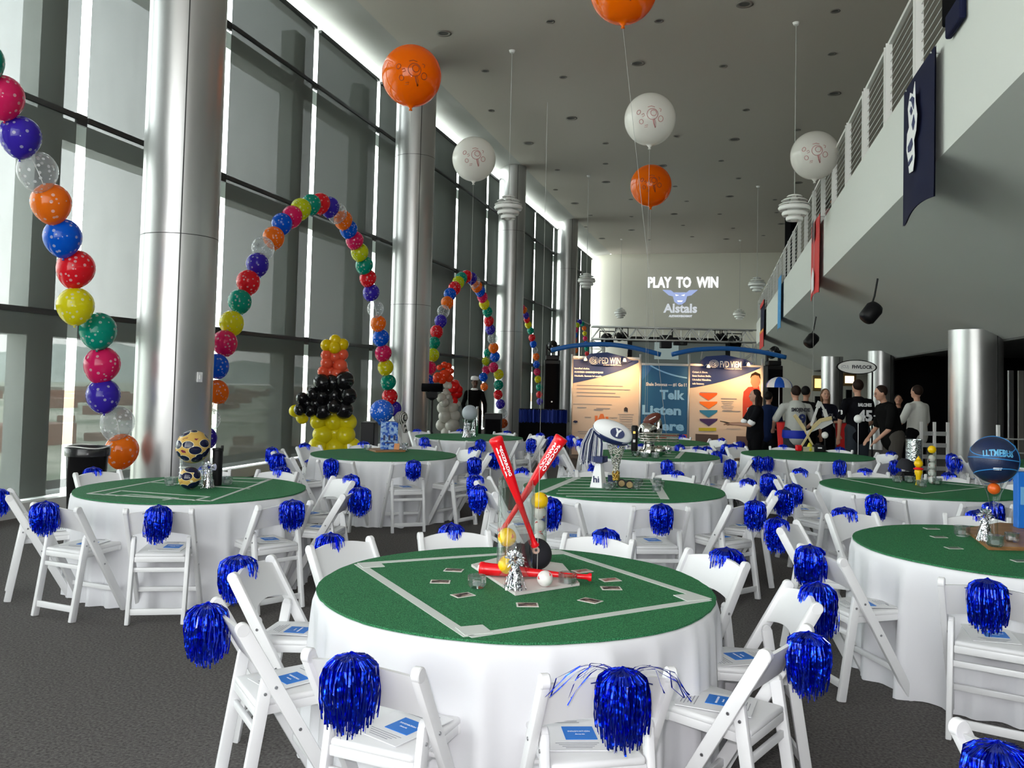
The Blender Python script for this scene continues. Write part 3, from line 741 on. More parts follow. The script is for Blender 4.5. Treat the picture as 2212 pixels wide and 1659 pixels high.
bigb(1406,400,88,0,'smaller orange printed balloon under the middle white one',0,0,0)
bigb(1760,335,102,1,'white printed balloon in front of the balcony railing',0,0,0)

# balloon figures
def figure(name,items,D,label,floor=True):
    p0=atd(items[0][0],items[0][1],D); base=V((p0.x,p0.y,0)); r=empty('balloon_sculpture',base,0,label,'balloon sculpture')
    for i,(x,y,w_,mt,dz) in enumerate(items):
        p_=atd(x,y,D+dz); dia=w_*(D+dz)/FP
        o=link(figme[mt],'balloon',r); o.location=p_-base; o.scale=(dia,)*3; o.rotation_euler=(random.uniform(0,6),random.uniform(0,6),0)
    return r
fb=MB().ball((0,0,0),(.5,.5,.54),24,16)
figme={k:fb.mesh('round_balloon_'+k,v,True) for k,v in {'y':balloon_mat('fig_yellow',(.80,.56,.0),False,False,.15),'g':balloon_mat('fig_gold',(.85,.72,.01),False,False,.15),'o':balloon_mat('fig_coral',(.85,.11,.05),False,False,.15),'k':balloon_mat('fig_black',(.006,.006,.007),False,False,.0),'r':balloon_mat('fig_red',(.75,.01,.01),False,False,.1),'w':balloon_mat('fig_white',(.62,.60,.54),False,False,.3),'s':balloon_mat('fig_coral_red',(.82,.05,.01),False,False,.1)}.items()}
def S(l,k,dz=None):
    out_=[]
    for i,(x,y,r) in enumerate(l): out_.append((550+x/3.16,700+y/3.16,2*r/3.16,k,(dz if dz is not None else 0)+((i%3)-1)*.06))
    return out_
it=S([(490,145,40),(550,112,40),(600,140,42),(545,160,42),(515,175,36),(575,178,36)],'y')+S([(490,212,38),(545,222,42),(600,208,40),(492,265,42),(585,285,48),(540,262,38),(470,325,40),(520,335,42),(600,325,42),(560,340,40)],'o')+\
 S([(460,400,58),(615,385,64),(535,400,58),(400,478,44),(462,490,54),(545,490,58),(642,488,55),(325,508,42),(365,540,46),(308,585,40),(382,590,44),(470,592,60),(545,560,55),(612,588,60),(420,545,50)],'k',-.15)+\
 S([(275,592,40),(325,640,42),(300,612,36),(435,665,56),(540,672,60),(632,668,62),(465,755,64),(622,758,66),(545,745,60),(430,835,64),(550,840,66),(665,838,62),(470,905,60),(610,905,62),(450,980,60),(600,980,62),(470,1060,66),(600,1060,66)],'g',.1)
figure('a',it,14.2,'balloon figure with yellow legs, black body, coral neck and yellow crest by the windows')
def S2(l,k,dz=0): return [(900+x/6.506,780+y/6.506,2*r/6.506,k,dz+((i%3)-1)*.06) for i,(x,y,r) in enumerate(l)]
it=S2([(320,90,40),(390,55,48),(450,70,45),(480,140,45),(430,130,40)],'s')+S2([(300,230,70),(390,200,80),(460,240,60),(360,260,60),(270,260,45)],'s',-.1)+S2([(530,370,90),(560,450,80),(500,500,80),(590,400,60),(520,560,60),(540,320,60)],'r',.1)+\
 S2([(470,350,40),(430,330,60),(420,450,70),(350,520,70),(440,520,65),(480,560,50),(390,580,70)],'w')+S2([(380,660,90),(500,650,90),(570,600,50),(400,780,95),(520,770,95),(360,900,90),(500,900,105),(440,1000,100),(540,990,90),(430,1100,90),(530,1100,90)],'w',.1)
figure('b',it,20.5,'red and white balloon figure behind the tripod')

# ================================================================ pendants
def pendant(px,py,D,label):
    p_=atd(px,py,D); r=empty('pendant_lamp',p_,0,label,'lamp','white tiered pendant lamps'); zs=1.25
    tiers=[(.15,.25,.03,0),(.25,.185,.035,0),(.30,.12,.035,0),(.31,.03,.075,1),(.24,-.055,.07,1),(.165,-.13,.065,1)]
    for R_,z,h,dr in tiers:
        z*=zs; h*=1.2
        if dr:
            MB().lathe([(R_*.62,z+h+.012),(R_*.92,z+h),(R_,z+h*.55),(R_*.93,z),(R_*.90,z),(R_*.95,z+h*.5),(R_*.86,z+h-.01),(R_*.62,z+h)],40,cap=False).build('shade_tier',lamp_white,r,True); continue
        MB().lathe([(R_*.45,z+h*.9),(R_*.55,z+h),(R_*.85,z+h*.55),(R_,z),(R_-.012,z-.006),(R_*.8,z+h*.4),(R_*.5,z+h*.8),(R_*.45,z+h*.9)],36,cap=False).build('shade_tier',lamp_white,r,True)
    MB().lathe([(.0001,-.18),(.05,-.18),(.11,-.1),(.13,.0),(.13,.12),(.09,.2),(.05,.32),(.03,.36),(.0001,.36)],20).build('core',mat('lamp_core',(.8,.8,.78),.3) if 'lamp_core' not in bpy.data.materials else bpy.data.materials['lamp_core'],r,True)
    MB().tube([(0,0,.35),(0,0,CEIL-p_.z)],.008,6).build('cord',string_m,r)
    MB().lathe([(.0001,CEIL-p_.z-.05),(.05,CEIL-p_.z-.05),(.07,CEIL-p_.z)],16).build('ceiling_cap',lamp_white,r)
for a in ((1098,457,18.8,'white tiered pendant lamp in front of the third column'),(1716,459,17.0,'largest white tiered pendant lamp, before the balcony railing'),(1267,612,30,'white tiered pendant lamp beside the fourth column'),(1635,620,31,'white tiered pendant lamp at the far end of the balcony fascia'),(1340,680,43,'tiny far pendant lamp above the left end of the truss'),(1597,683,42.5,'tiny far pendant lamp above the right end of the truss')): pendant(*a)

# ================================================================ fascia banners and speakers
def banner(x0,x1,ytop,ybot,mt,label,X=BX-.03,extra=None,wav=.05):
    a=atx(x0,ybot,X); b=atx(x1,ybot,X); t_=atx((x0+x1)/2,ytop,X); ya,yb=b.y,a.y; zb=(a.z+b.z)/2; zt=t_.z
    m=MB(); n=14;k_=16; vs=[]
    for i in range(n+1):
        for j in range(k_+1):
            u=i/n; v=j/k_
            dx=-.012+wav*.6*math.sin(u*6.5+1)*(.25+v)*.5-.02*v
            vs.append((dx-.01,(yb-ya)*(u-.5),zt-zb-(zt-zb)*v+(.04*math.sin(u*5) if j==k_ else 0)))
    N=len(vs); vs+= [(x_+.012,y_,z_) for x_,y_,z_ in vs]
    fs=[]
    for i in range(n):
        for j in range(k_):
            q=i*(k_+1)+j; fs+= [(q,q+1,q+k_+2,q+k_+1),(N+q,N+q+k_+1,N+q+k_+2,N+q+1)]
    m.raw(vs,fs)
    r=empty('hanging_banner',(X-.03,(ya+yb)/2,zb),0,label,'banner','banners hanging from the balcony')
    m.build('cloth',mt,r,True)
    for q in(-.4,.4): MB().tube([(-.03,(yb-ya)*q,zt-zb-.02),(.09,(yb-ya)*q,zt-zb-.03)],.01,6).build('hook',alu,r)
    return r,(yb-ya),(zt-zb)
navy=mat('navy_cloth',(.004,.006,.032),.75,spec=.2)
r,w_,h_=banner(1962,2031,150,455,navy,'large navy banner with a white animal head, hanging over the balcony edge')
F=frame((-.075,0,h_*.55),(0,-1,0),(0,0,1))
def poly(parent,pts,mt,name,F_,s_=1,th=.004):
    m=MB(); m.prism([(x*s_,y*s_) for x,y in pts],th,F_); return m.build(name,mt,parent)
k=min(w_/1.15,h_/1.9)
poly(r,[(-.26,.42),(-.12,.60),(.06,.52),(.16,.66),(.2,.38),(.30,.18),(.24,-.02),(.12,-.12),(.16,-.34),(.06,-.52),(-.16,-.50),(-.24,-.30),(-.34,-.14),(-.30,.08),(-.18,.14),(-.22,.28)],ink_white,'emblem',F,k)
F2=frame((-.082,0,h_*.55),(0,-1,0),(0,0,1))
poly(r,[(-.1,.34),(-.02,.38),(.06,.30),(-.02,.26)],ink_navy,'emblem_line',F2,k); poly(r,[(.02,.12),(.14,.22),(.2,.1),(.1,.02)],ink_navy,'emblem_line',F2,k); poly(r,[(-.22,-.12),(.02,-.06),(.08,-.16),(-.04,-.22),(-.2,-.2)],ink_navy,'emblem_line',F2,k); poly(r,[(-.18,-.34),(.06,-.3),(.05,-.36),(-.16,-.4)],ink_navy,'emblem_line',F2,k); poly(r,[(-.14,.5),(0,.44),(.12,.3),(.16,.44),(.04,.5)],ink_navy,'emblem_line',F2,k)
redb=mat('banner_red',(.60,.012,.012),.6); bluel=mat('banner_light_blue',(.03,.28,.62),.6); 
r,w_,h_=banner(1757,1775,478,640,redb,'red banner hanging over the balcony edge'); F=frame((-.07,0,h_*.2),(0,-1,0),(0,0,1))
poly(r,[(-.2,-.25),(.2,-.2),(.22,.12),(0,.28),(-.22,.05)],ink_white,'emblem',F,min(w_,1)); poly(r,[(-.12,-.2),(.2,-.1),(.1,.3),(-.15,.25)],ink,'emblem',frame((-.07,0,h_*.82),(0,-1,0),(0,0,1)),min(w_,1))
r,w_,h_=banner(1683,1690,600,712,bluel,'thin light blue banner hanging over the balcony edge')
r,w_,h_=banner(1645,1653,655,752,navy,'far navy, orange and red banner hanging over the balcony edge',wav=.02); MB().box((-.05,0,h_*.18),(.01,w_*1.02,h_*.36)).build('red_band',redb,r); MB().box((-.056,0,h_*.36),(.01,w_*1.02,h_*.05)).build('orange_band',mat('orange_band',(.8,.3,.02),.6),r); MB().box((-.05,0,h_*.95),(.01,w_*1.02,h_*.1)).build('red_band',redb,r)
# a dark coat hanging over the rail near the top edge
r=empty('dark_banner_fold',(BX-.03,8.35,5.05),0,'black folded banner draped over the railing at the top edge','banner')
MB().box((0,0,.62),(.06,.72,1.15),bev=.02).build('cloth',black_cloth,r); MB().box((-.01,-.05,-.02),(.06,.5,.22),bev=.02).build('blue_hem',navy,r)
for (px,py,t_,L_) in ((1882,675,.40,'black ceiling speaker on the sloping balcony underside, nearer one'),(1753,735,.27,'black ceiling speaker on the sloping balcony underside, farther one')):
    D=13.2 if px>1800 else 19; p_=atd(px,py,D); r=empty('ceiling_speaker',p_,rad(20),L_,'speaker','speakers on the balcony underside')
    MB().lathe([(.0001,-.16),(.09,-.16),(.125,-.12),(.13,.08),(.10,.14),(.0001,.15)],24,R=RY(rad(40))).build('body',black,r,True)
    MB().tube([(0,0,.1),(.05,0,.25),(.1,0,.52)],.015,8).build('bracket',black,r)
# people on the upper balcony
pk=mat('pink_shirt',(.35,.18,.18),.8)
cu_=MB()
for k in range(12): cu_.tube([(0,-1.3+k*.22,-1.9),(0,-1.3+k*.22,1.98)],.13,8)
ct=cu_.build('dark_curtain',black_cloth,None,True); ct.location=(BX+.75,36,CEIL-2.0); tag(ct,'black curtain at the far end of the upper balcony','curtain')
# booth on the far wall: projected text
pw=emis('projected_white',(.93,.97,1),.85); pb=emis('projected_blue',(.42,.52,.85),.55); pg=emis('projected_grey',(.75,.80,.85),.5)
pj=empty('projected_image',(*aty(1475,640,YB-.02).xy,aty(1475,640,YB-.02).z),0,'projected words PLAY TO WIN and a horned emblem on the far wall','projection')
def YP(px,py,Y,o): return aty(px,py,Y)-o.location
s_=YB/ FP*1.04
FW_=lambda q: frame(q,(1,0,0),(0,0,1))
text('lettering','PLAY  TO  WIN',.78,pw,pj,FW_(YP(1475,611,YB-.02,pj)),.004,3.75,.03)
text('lettering','Alstals',.66,pg,pj,FW_(YP(1470,667,YB-.02,pj)),.004,1.8,.02)
text('lettering','ALSTAMOHMOHMOT',.14,pg,pj,FW_(YP(1470,683,YB-.02,pj)),.003,1.25,.01)
q=YP(1469,638,YB-.02,pj)
poly(pj,[(-.95,.30),(-.5,.28),(-.34,.16),(.34,.16),(.5,.28),(.95,.30),(.6,.0),(.38,-.05),(.30,-.35),(.1,-.50),(-.1,-.50),(-.30,-.35),(-.38,-.05),(-.6,0)],pb,'emblem',frame(q,(1,0,0),(0,0,1)),1.0,.003)
q2=q+V((0,-.006,0))
for sx in(-1,1): poly(pj,[(.05*sx,.0),(.26*sx,.06),(.22*sx,-.04)] if sx>0 else [(-.05,.0),(-.22,-.04),(-.26,.06)],pw,'emblem_line',frame(q2,(1,0,0),(0,0,1)),1.0,.003)
poly(pj,[(-.16,-.28),(.16,-.28),(.1,-.36),(-.1,-.36)],pw,'emblem_line',frame(q2,(1,0,0),(0,0,1)),1.0,.003)

# ================================================================ booth and stage
BD=20.5; YAW=rad(13.2)
bo_=atd(1439,900,BD); BO=V((bo_.x,bo_.y,0))
def bl_(px,py,D=BD):
    """px -> booth local coordinates (x across, z up)"""
    p_=atd(px,py,D)-BO; q=RZ(-YAW)@p_; return q
bth=empty('display_booth',BO,YAW,'three-panel printed display booth with navy headers and blue arched tubes','display booth')
pan_cream=mat('panel_cream',(.70,.60,.50),.6); pan_navy=mat('panel_navy',(.012,.035,.16),.5); pan_blue=mat('panel_blue',(.012,.12,.28),.5); pan_mid=mat('panel_mid_blue',(.03,.16,.42),.5)
pan_lt=mat('panel_light_blue',(.30,.62,.90),.5); tube_blue=mat('arch_tube_blue',(.01,.12,.42),.35)
zt=bl_(1300,785).z; z0=.02
def xs(px): return bl_(px,850).x
for px in (1235,1383,1488,1647):
    MB().tube([(xs(px),0,0),(xs(px),0,bl_(px,765 if px!=1647 else 775).z)],.028,12).build('pole',alu,bth,True)
def panel(pa,pb_,top,mt):
    a,b=xs(pa)+.03,xs(pb_)-.03; m=MB().box(((a+b)/2,.02,(top+z0)/2),(b-a,.03,top-z0)); o=m.build('panel',mt,bth)
    MB().box(((a+b)/2,.01,top+.03),(b-a+.05,.06,.05)).build('panel_rail',alu,bth); return a,b
zl=bl_(1300,775).z
A_=panel(1235,1383,zl,pan_cream); B_=panel(1383,1488,bl_(1430,790).z,pan_blue); Cc=panel(1488,1647,bl_(1560,792).z,pan_cream)
fr=frame((0,.004,0),(1,0,0),(0,0,1))
def bpoly(pts,mt,name,y=.0): # pixel polygon
    m=MB(); P=[bl_(x_,y_) for x_,y_ in pts]; m.prism([(q.x,q.z) for q in P],.004,frame((0,y,0),(1,0,0),(0,0,1))); return m.build(name,mt,bth)
def btext(s,px,py,hpx,wpx,mt,y=-.006,al='CENTER',bold=.0):
    q=bl_(px,py); k=BD/FP
    return text('lettering',s,hpx*k*1.35,mt,bth,frame((q.x,y,q.z),(1,0,0),(0,0,1)),.001,wpx*k,bold,al)
def bez(a,b,c,n=10): return [((1-t)**2*a[0]+2*t*(1-t)*b[0]+t*t*c[0],(1-t)**2*a[1]+2*t*(1-t)*b[1]+t*t*c[1]) for t in [i/n for i in range(n+1)]]
bpoly([(1235,776),(1380,778)]+bez((1380,783),(1330,810),(1235,828)),pan_navy,'navy_swoosh')
bpoly([(1491,784),(1644,790)]+bez((1644,795),(1580,825),(1490,838)),pan_navy,'navy_swoosh')
bpoly([(1388,787),(1412,790),(1400,808),(1387,822)],pan_mid,'blue_curve'); bpoly(bez((1408,789),(1440,808),(1485,815))+bez((1485,818),(1440,812),(1404,790)),pan_lt,'blue_curve',-.001)
bpoly([(1384,942),(1487,938),(1487,948),(1384,948)],mat('panel_red_base',(.6,.08,.05),.5),'red_base',-.001)
for sx,(l,t_) in enumerate((((1268,1354),768),((1518,1616),774))):
    a,b=l; bpoly([(a-8,t_+8),(a+6,t_-4),((a+b)/2,t_-7),(b-4,t_+3),(b+10,t_+12),(b,t_+16),((a+b)/2+10,t_+22),(a+8,t_+20)],pan_navy,'header_sign',-.10)
btext('PED WIN',1317,780,14,46,ink_white,-.112,bold=.004); btext('FVD VIEM',1577,788,14,46,ink_white,-.112,bold=.004)
btext('EVERY SHEETWIN',1322,789,2.6,38,ink_white,-.112); btext('THROUGH SAMPLE',1582,797,2.6,38,ink_white,-.112)
for px,py in((1283,779),(1541,786)):
    q=bl_(px,py); m=MB()
    for k in range(14):
        a=2*PI*k/14; m.box((q.x+.105*math.cos(a),-.112,q.z+.085*math.sin(a)),(.016,.006,.03),RY(-a))
    m.tube([(q.x+.075*math.cos(a),-.112,q.z+.06*math.sin(a)) for a in [2*PI*i/20 for i in range(20)]],.006,5,closed=True); m.build('round_emblem',ink_white,bth)
    btext('OJJ',px,py,6,9,ink_white,-.114,bold=.003)
for i,(s1,wd) in enumerate((('Icowllesl shelus.',33),('HUGVIRIIN GMSSSREJNWIJARII',62),('Ntuhlatlh. Sssmats lol sssatilr.',60))): btext(s1,1241+wd/2,796+8.2*i,3.6,wd,ink_white,bold=.003)
for i,(s1,wd) in enumerate((('Cvtset A Bleus.',34),('Eatat Eoslom Btdle.',41),('Utvtelixi Rlsxsbte.',41),('tudio Remsmery.',26))): btext(s1,1496+wd/2,804+8.3*i,3.8,wd,ink_white,bold=.003)
btext('Shale Svoonus — #1 Go I !',1440,831,7,88,ink_white,bold=.004)
btext('Telk',1451,854,20,54,pan_lt,bold=.012); btext('Listen',1429,887,20,84,pan_lt,bold=.012); btext('Here',1439,921,20,75,pan_lt,bold=.012)
m=MB()
def line(m,px,py,wd,h=.7):
    q=bl_(px,py); k=BD/FP; m.box((q.x,-.003,q.z),(wd*k,.003,h*k))
for i,(wd) in enumerate((100,116,84,94)): line(m,1246+wd/2,833+7.6*i,wd,1.2)
line(m,1280,873,84,.8); line(m,1257,880,20,1.4); line(m,1303,882,30,1.2); line(m,1293,885,20,2); line(m,1270,901,14,1.2); line(m,1325,902,18,1)
for k in range(9): line(m,1352,895+5*k,28 if k else 34,1)
line(m,1260,932,24,1.2); line(m,1262,937,20,1)
line(m,1575,861,34,1.6); line(m,1531,848,36,1)
for k in range(6): line(m,1572,867+3.6*k,27-(k%3)*4,.8)
line(m,1580,888,40,1.4); line(m,1584,926,30,1)
m.build('printed_lines',ink_grey,bth)
bpoly([(1285,916),(1285,898),(1291,898),(1291,907),(1297,894),(1303,894),(1308,908),(1308,900),(1314,900),(1314,916)],mat('print_orange',(.75,.2,.05),.5),'orange_drawing',-.002)
bpoly([(1348,888),(1348,882),(1352,879),(1356,882),(1356,890)],ink,'small_icon',-.002); bpoly([(1237,911),(1241,908),(1247,909),(1248,912),(1243,914)],ink_navy,'small_icon',-.002)
cols=[(.85,.12,.02),(.88,.2,.02),(.03,.22,.42),(.06,.03,.14)]
for i,c in enumerate(cols):
    y=849+18.5*i; bpoly([(1511,y),(1550,y),(1549,y+4),(1531,y+16),(1512,y+4)],mat('arrow_%d'%i,c,.5),'down_arrow',-.002)
bpoly([(1509,924),(1547,924),(1547,931),(1509,931)],mat('arrow_base',(.55,.5,.03),.5),'yellow_base',-.002)
bpoly([(1502,937),(1551,939),(1551,960),(1502,960)],mat('print_photo_brown',(.10,.07,.06),.5),'printed_photo',-.002); bpoly([(1590,942),(1620,943),(1620,965),(1590,965)],mat('print_photo_grey',(.14,.10,.09),.5),'printed_photo',-.002)
# printed portrait of a man in red on the right panel
skin=mat('skin',(.52,.28,.19),.55); skin_d=mat('skin_tan',(.38,.19,.12),.55); hair_b=mat('hair_brown',(.018,.009,.006),.7,spec=.2); hair_k=mat('hair_black',(.005,.004,.004),.7,spec=.2); hair_l=mat('hair_light',(.10,.05,.022),.7,spec=.2)
bpoly([(1605,862),(1607,846),(1617,836),(1640,834),(1645,860),(1645,905),(1604,905)],mat('print_red_shirt',(.45,.05,.03),.6),'printed_portrait',-.002)
bpoly([(1622,826),(1624,812),(1632,806),(1641,810),(1643,826),(1637,838),(1628,838)],skin_d,'printed_portrait',-.003)
bpoly([(1621,818),(1624,808),(1633,803),(1643,808),(1644,820),(1640,812),(1632,810),(1626,812)],hair_b,'printed_portrait',-.004)
for pts in ([(1190,757),(1240,747),(1310,744),(1370,752),(1426,766)],[(1450,766),(1500,756),(1570,753),(1640,760),(1696,772)]):
    ctrl=[bl_(*p_) for p_ in pts]; P=[]
    for i in range(len(ctrl)-1):
        for t in (0,.25,.5,.75):
            p0=ctrl[max(i-1,0)];p1=ctrl[i];p2=ctrl[i+1];p3=ctrl[min(i+2,len(ctrl)-1)]
            P.append(.5*((2*p1)+(p2-p0)*t+(2*p0-5*p1+4*p2-p3)*t*t+(3*p1-p0-3*p2+p3)*t**3))
    P.append(ctrl[-1]); P=[V((q.x,-.12,q.z)) for q in P]
    MB().tube(P,.055,12).build('arched_tube',tube_blue,bth,True)
    for i in (5,11): MB().tube([(P[i].x,-.12,P[i].z-.05),(P[i].x,0,P[i].z-.22)],.012,6).build('tube_bracket',alu,bth)
# the booth's own little lamps
for px,py,e_ in ((1345,779,60),(1262,777,22),(1608,788,60),(1523,792,20)):
    q=bl_(px,py); m=MB().tube([(q.x,.02,q.z+.0),(q.x,-.22,q.z+.05),(q.x,-.38,q.z+.02)],.012,8); m.lathe([(.02,.05),(.05,-.03),(.045,-.03),(.015,.04)],12,(q.x,-.40,q.z-.0),cap=False); m.build('arm_lamp',alu,bth,True)
    l=bpy.data.lights.new('booth_lamp','SPOT'); l.energy=e_; l.color=(1,.56,.24); l.spot_size=rad(130); l.spot_blend=1; l.shadow_soft_size=.04
    lo=bpy.data.objects.new('booth_lamp',l); C.objects.link(lo); P=BO+RZ(YAW)@V((q.x,-.52,q.z+.0)); lo.location=P
    tgt=BO+RZ(YAW)@V((q.x-.05,.0,q.z-.45)); lo.rotation_euler=(tgt-P).to_track_quat('-Z','Y').to_euler()
# truss
TD=24.0
ta=atd(1278,722,TD); tb_=atd(1630,724,TD); tr=empty('lighting_truss',((ta.x+tb_.x)/2,(ta.y+tb_.y)/2,0),YAW,'silver box truss above the stage','truss')
L_=(V(ta.xy)-V(tb_.xy)).length/2; zc=(ta.z+tb_.z)/2
def trussbeam(parent,a,b,up,sd,n):
    a,b,up,sd=V(a),V(b),V(up)*.17,V(sd)*.17
    for s1 in(-1,1):
        for s2 in(-1,1): MB().tube([a+up*s1+sd*s2,b+up*s1+sd*s2],.022,8).build('chord',alu,parent,True)
    m=MB()
    for i in range(n):
        p_=a.lerp(b,i/n); q=a.lerp(b,(i+1)/n); s_=1 if i%2 else -1
        for o1 in(-1,1):
            m.tube([p_+sd*o1+up*s_,q+sd*o1-up*s_],.014,5); m.tube([p_+up*o1+sd*s_,q+up*o1-sd*s_],.014,5)
        m.tube([p_+sd-up,p_+sd+up,p_-sd+up],.009,5)
    m.build('bracing',alu,parent)
trussbeam(tr,(-L_,0,zc),(L_,0,zc),(0,0,1),(0,1,0),18)
trussbeam(tr,(-L_+.17,0,.02),(-L_+.17,0,zc-.2),(1,0,0),(0,1,0),12); trussbeam(tr,(L_-.17,0,.02),(L_-.17,0,zc-.2),(1,0,0),(0,1,0),12)
def par(px,py,D,w_,label,kind='can'):
    p_=atd(px,py,D); r=empty('stage_light',p_,YAW,label,'stage light','stage lights on the truss')
    MB().lathe([(.0001,.16),(w_*.35,.15),(w_*.5,.05),(w_*.5,-.14),(w_*.44,-.15)],20,R=RX(rad(-60)),cap=False).build('housing',black,r,True)
    m=MB().tube([(-w_*.6,0,0),(-w_*.6,0,.22),(w_*.6,0,.22),(w_*.6,0,0)],.015,6); m.build('yoke',black,r)
par(1311,733,24,.34,'black stage light at the left end of the truss'); par(1586,738,24,.34,'black stage light at the right end of the truss')
par(1337,727,24,.16,'small black lamp hanging on the truss, left of the screen'); par(1349,726,24,.16,'second small black lamp on the truss, left of the screen'); par(1552,729,24,.16,'small black lamp hanging on the truss, right of the screen'); par(1563,728,24,.16,'second small black lamp on the truss, right of the screen')
p_=atd(1452,741,24); r=empty('projector',p_,YAW,'black projector hanging from the middle of the truss','projector')
MB().box((-.18,0,.03),(.30,.3,.36),bev=.02).build('body',black,r); MB().tube([(0,0,.1),(0,0,.42)],.02,8).build('mount',black,r); MB().box((.22,0,0),(.34,.3,.12),bev=.02).build('second_unit',black,r); MB().lathe([(.0001,0),(.05,0),(.05,.03)],16,(.22,-.18,0),RX(PI/2)).build('lens',glass,r)
# projection screen behind
SD=27.0
r=empty('projection_screen',V((*atd(1460,800,SD).xy,0)),YAW,'framed grey projection screen behind the truss','screen')
def sl_(px,py): q=RZ(-YAW)@(atd(px,py,SD)-V((r.location.x,r.location.y,0))); return q
a=sl_(1361,732); b=sl_(1573,737); zt2=(a.z+b.z)/2
scm=mat('screen_cloth',(.30,.34,.33),.7); MB().box(((a.x+b.x)/2,.02,zt2-1.1),(b.x-a.x,.02,2.2)).build('cloth',scm,r)
m=MB(); m.box(((a.x+b.x)/2,0,zt2),(b.x-a.x+.16,.06,.16)); m.box((a.x,0,zt2/2),(.14,.06,zt2)); m.box((b.x,0,zt2/2),(.14,.06,zt2)); m.build('frame',black,r)
q=sl_(1440,757); m=MB(); m.box((q.x,.0,q.z),(.75,.01,.55)); m.build('projected_patch',emis('screen_patch',(.62,.78,.74),.22),r)
# loudspeakers, moving heads
def pa(px,top,bot,wpx,D,label):
    a=atd(px,top,D); r=empty('loudspeaker',(a.x,a.y,0),YAW,label,'speaker','tall black loudspeakers beside the stage'); w_=wpx*D/FP; zb=0
    MB().box((0,0,a.z/2+.0),(w_,w_*.9,a.z),bev=.02).build('cabinet',black,r)
    MB().box((0,-w_*.46,a.z*.6),(w_*.86,.02,a.z*.72),bev=.008).build('grille',black_cloth,r); MB().lathe([(.0001,0),(.02,0),(.02,.01)],12,(0,-w_*.475,a.z*.55),RX(PI/2)).build('badge',alu,r)
    g=empty('moving_head_light',(a.x,a.y,a.z),YAW,'black moving head light standing on '+label.replace('tall black ','the '),'stage light','moving head lights')
    MB().box((0,0,.06),(.32,.3,.12),bev=.02).build('base',black,g); m=MB(); m.box((-.15,0,.24),(.05,.12,.28),bev=.01); m.box((.15,0,.24),(.05,.12,.28),bev=.01); m.build('yoke',black,g); MB().lathe([(.0001,-.18),(.10,-.17),(.13,0),(.11,.16),(.0001,.17)],20,(0,0,.32),RX(rad(70))).build('head',black_gloss,g,True)
pa(1193,778,0,34,21.3,'tall black loudspeaker at the left of the booth'); pa(1670,790,0,34,21.3,'tall black loudspeaker at the right of the booth')
# black draped stage table with blue foil fringe
p_=atd(1172,884,19.5); r=empty('draped_table',(p_.x,p_.y,0),YAW,'black draped table with a blue foil fringe left of the booth','table')
wt=1.05; zt3=p_.z; foil_deep=mat('foil_deep_blue',(.003,.016,.16),.35,.6)
m=MB(); m.box((0,0,zt3/2),(wt,.7,zt3),bev=.02); m.build('black_drape',black_cloth,r)
m=MB(); random.seed(5)
for k in range(90):
    x=-wt/2+wt*k/89; m.box((x,-.365,zt3-.14),(.009,.006,.28+random.uniform(-.03,.03)),RZ(random.uniform(-1,1)))
m.build('foil_fringe',foil_deep,r)

# ================================================================ floor equipment by the windows
def box_thing(name,px,top,wpx,D,label,cat,mt,depth=.5,extra=None):
    a=atd(px,top,D); r=empty(name,(a.x,a.y,0),YAW,label,cat); w_=wpx*D/FP
    MB().box((0,0,a.z/2),(w_,depth,a.z),bev=.015).build('cabinet',mt,r); return r,w_,a.z
r,w_,z_=box_thing('floor_speaker',1066,893,38,17.5,'black box speaker on the floor left of the draped table','speaker',black,.5); MB().box((0,-.255,z_*.5),(w_*.85,.02,z_*.8),bev=.005).build('grille',black_cloth,r)
r,w_,z_=box_thing('floor_speaker',799,911,30,12.8,'black case behind the blue box centrepiece','case',black,.4)
MB().box((.0,-.205,z_*.62),(w_*.35,.012,z_*.2)).build('red_label',mat('label_red',(.35,.02,.06),.5),r); text('lettering','OMNI LIGHT',.07,ink_white,r,frame((0.0,-.214,z_*.45),(0,0,1),(-1,0,0)),.001,.22)
p_=atd(932,905,15.8); r=empty('tripod_stand',(p_.x,p_.y,0),YAW,'black tripod with a roll-shaped lamp on top, in front of the balloon figure','tripod')
zt4=atd(932,860,15.8).z
MB().tube([(0,0,.3),(0,0,zt4)],.022,10).build('pole',black,r)
for k in range(3):
    a=rad(90+120*k); MB().tube([(.02*math.cos(a),.02*math.sin(a),.75),(.42*math.cos(a),.42*math.sin(a),.01)],.013,8).build('leg',black,r)
MB().tube([(-.19,0,zt4+.19),(.19,0,zt4+.19)],.075,20).build('lamp_roll',black_cloth,r,True); MB().lathe([(.03,-.02),(.13,.03),(.15,.13),(.0001,.15)],4,(0,0,zt4-.02),RZ(PI/4)).build('bracket',black,r)
# bin
p_=atd(190,965,9.0); r=empty('rubbish_bin',(p_.x,p_.y,0),0,'black round bin with a white liner edge by the first column','bin'); zb=p_.z
R_=42*9/FP
MB().lathe([(R_*.8,0),(R_,zb-.06),(R_+.012,zb-.05),(R_+.012,zb-.02),(R_,zb-.02),(R_*.95,zb-.1),(.0001,zb-.12)],32).build('barrel',black_gloss,r,True)
MB().lathe([(R_+.014,zb-.09),(R_+.02,zb-.01),(R_+.008,zb+.003),(R_-.02,zb-.01),(R_-.03,zb-.08)],40,cap=False).build('liner',mat('liner',(.02,.02,.022),.2),r,True)
m=MB(); m.tube([((R_+.015)*math.cos(a),(R_+.015)*math.sin(a),zb+.004+.01*math.sin(3*a)) for a in [2*PI*i/30 for i in range(30)]],.006,6,closed=True); m.build('liner_rim',lamp_white,r)
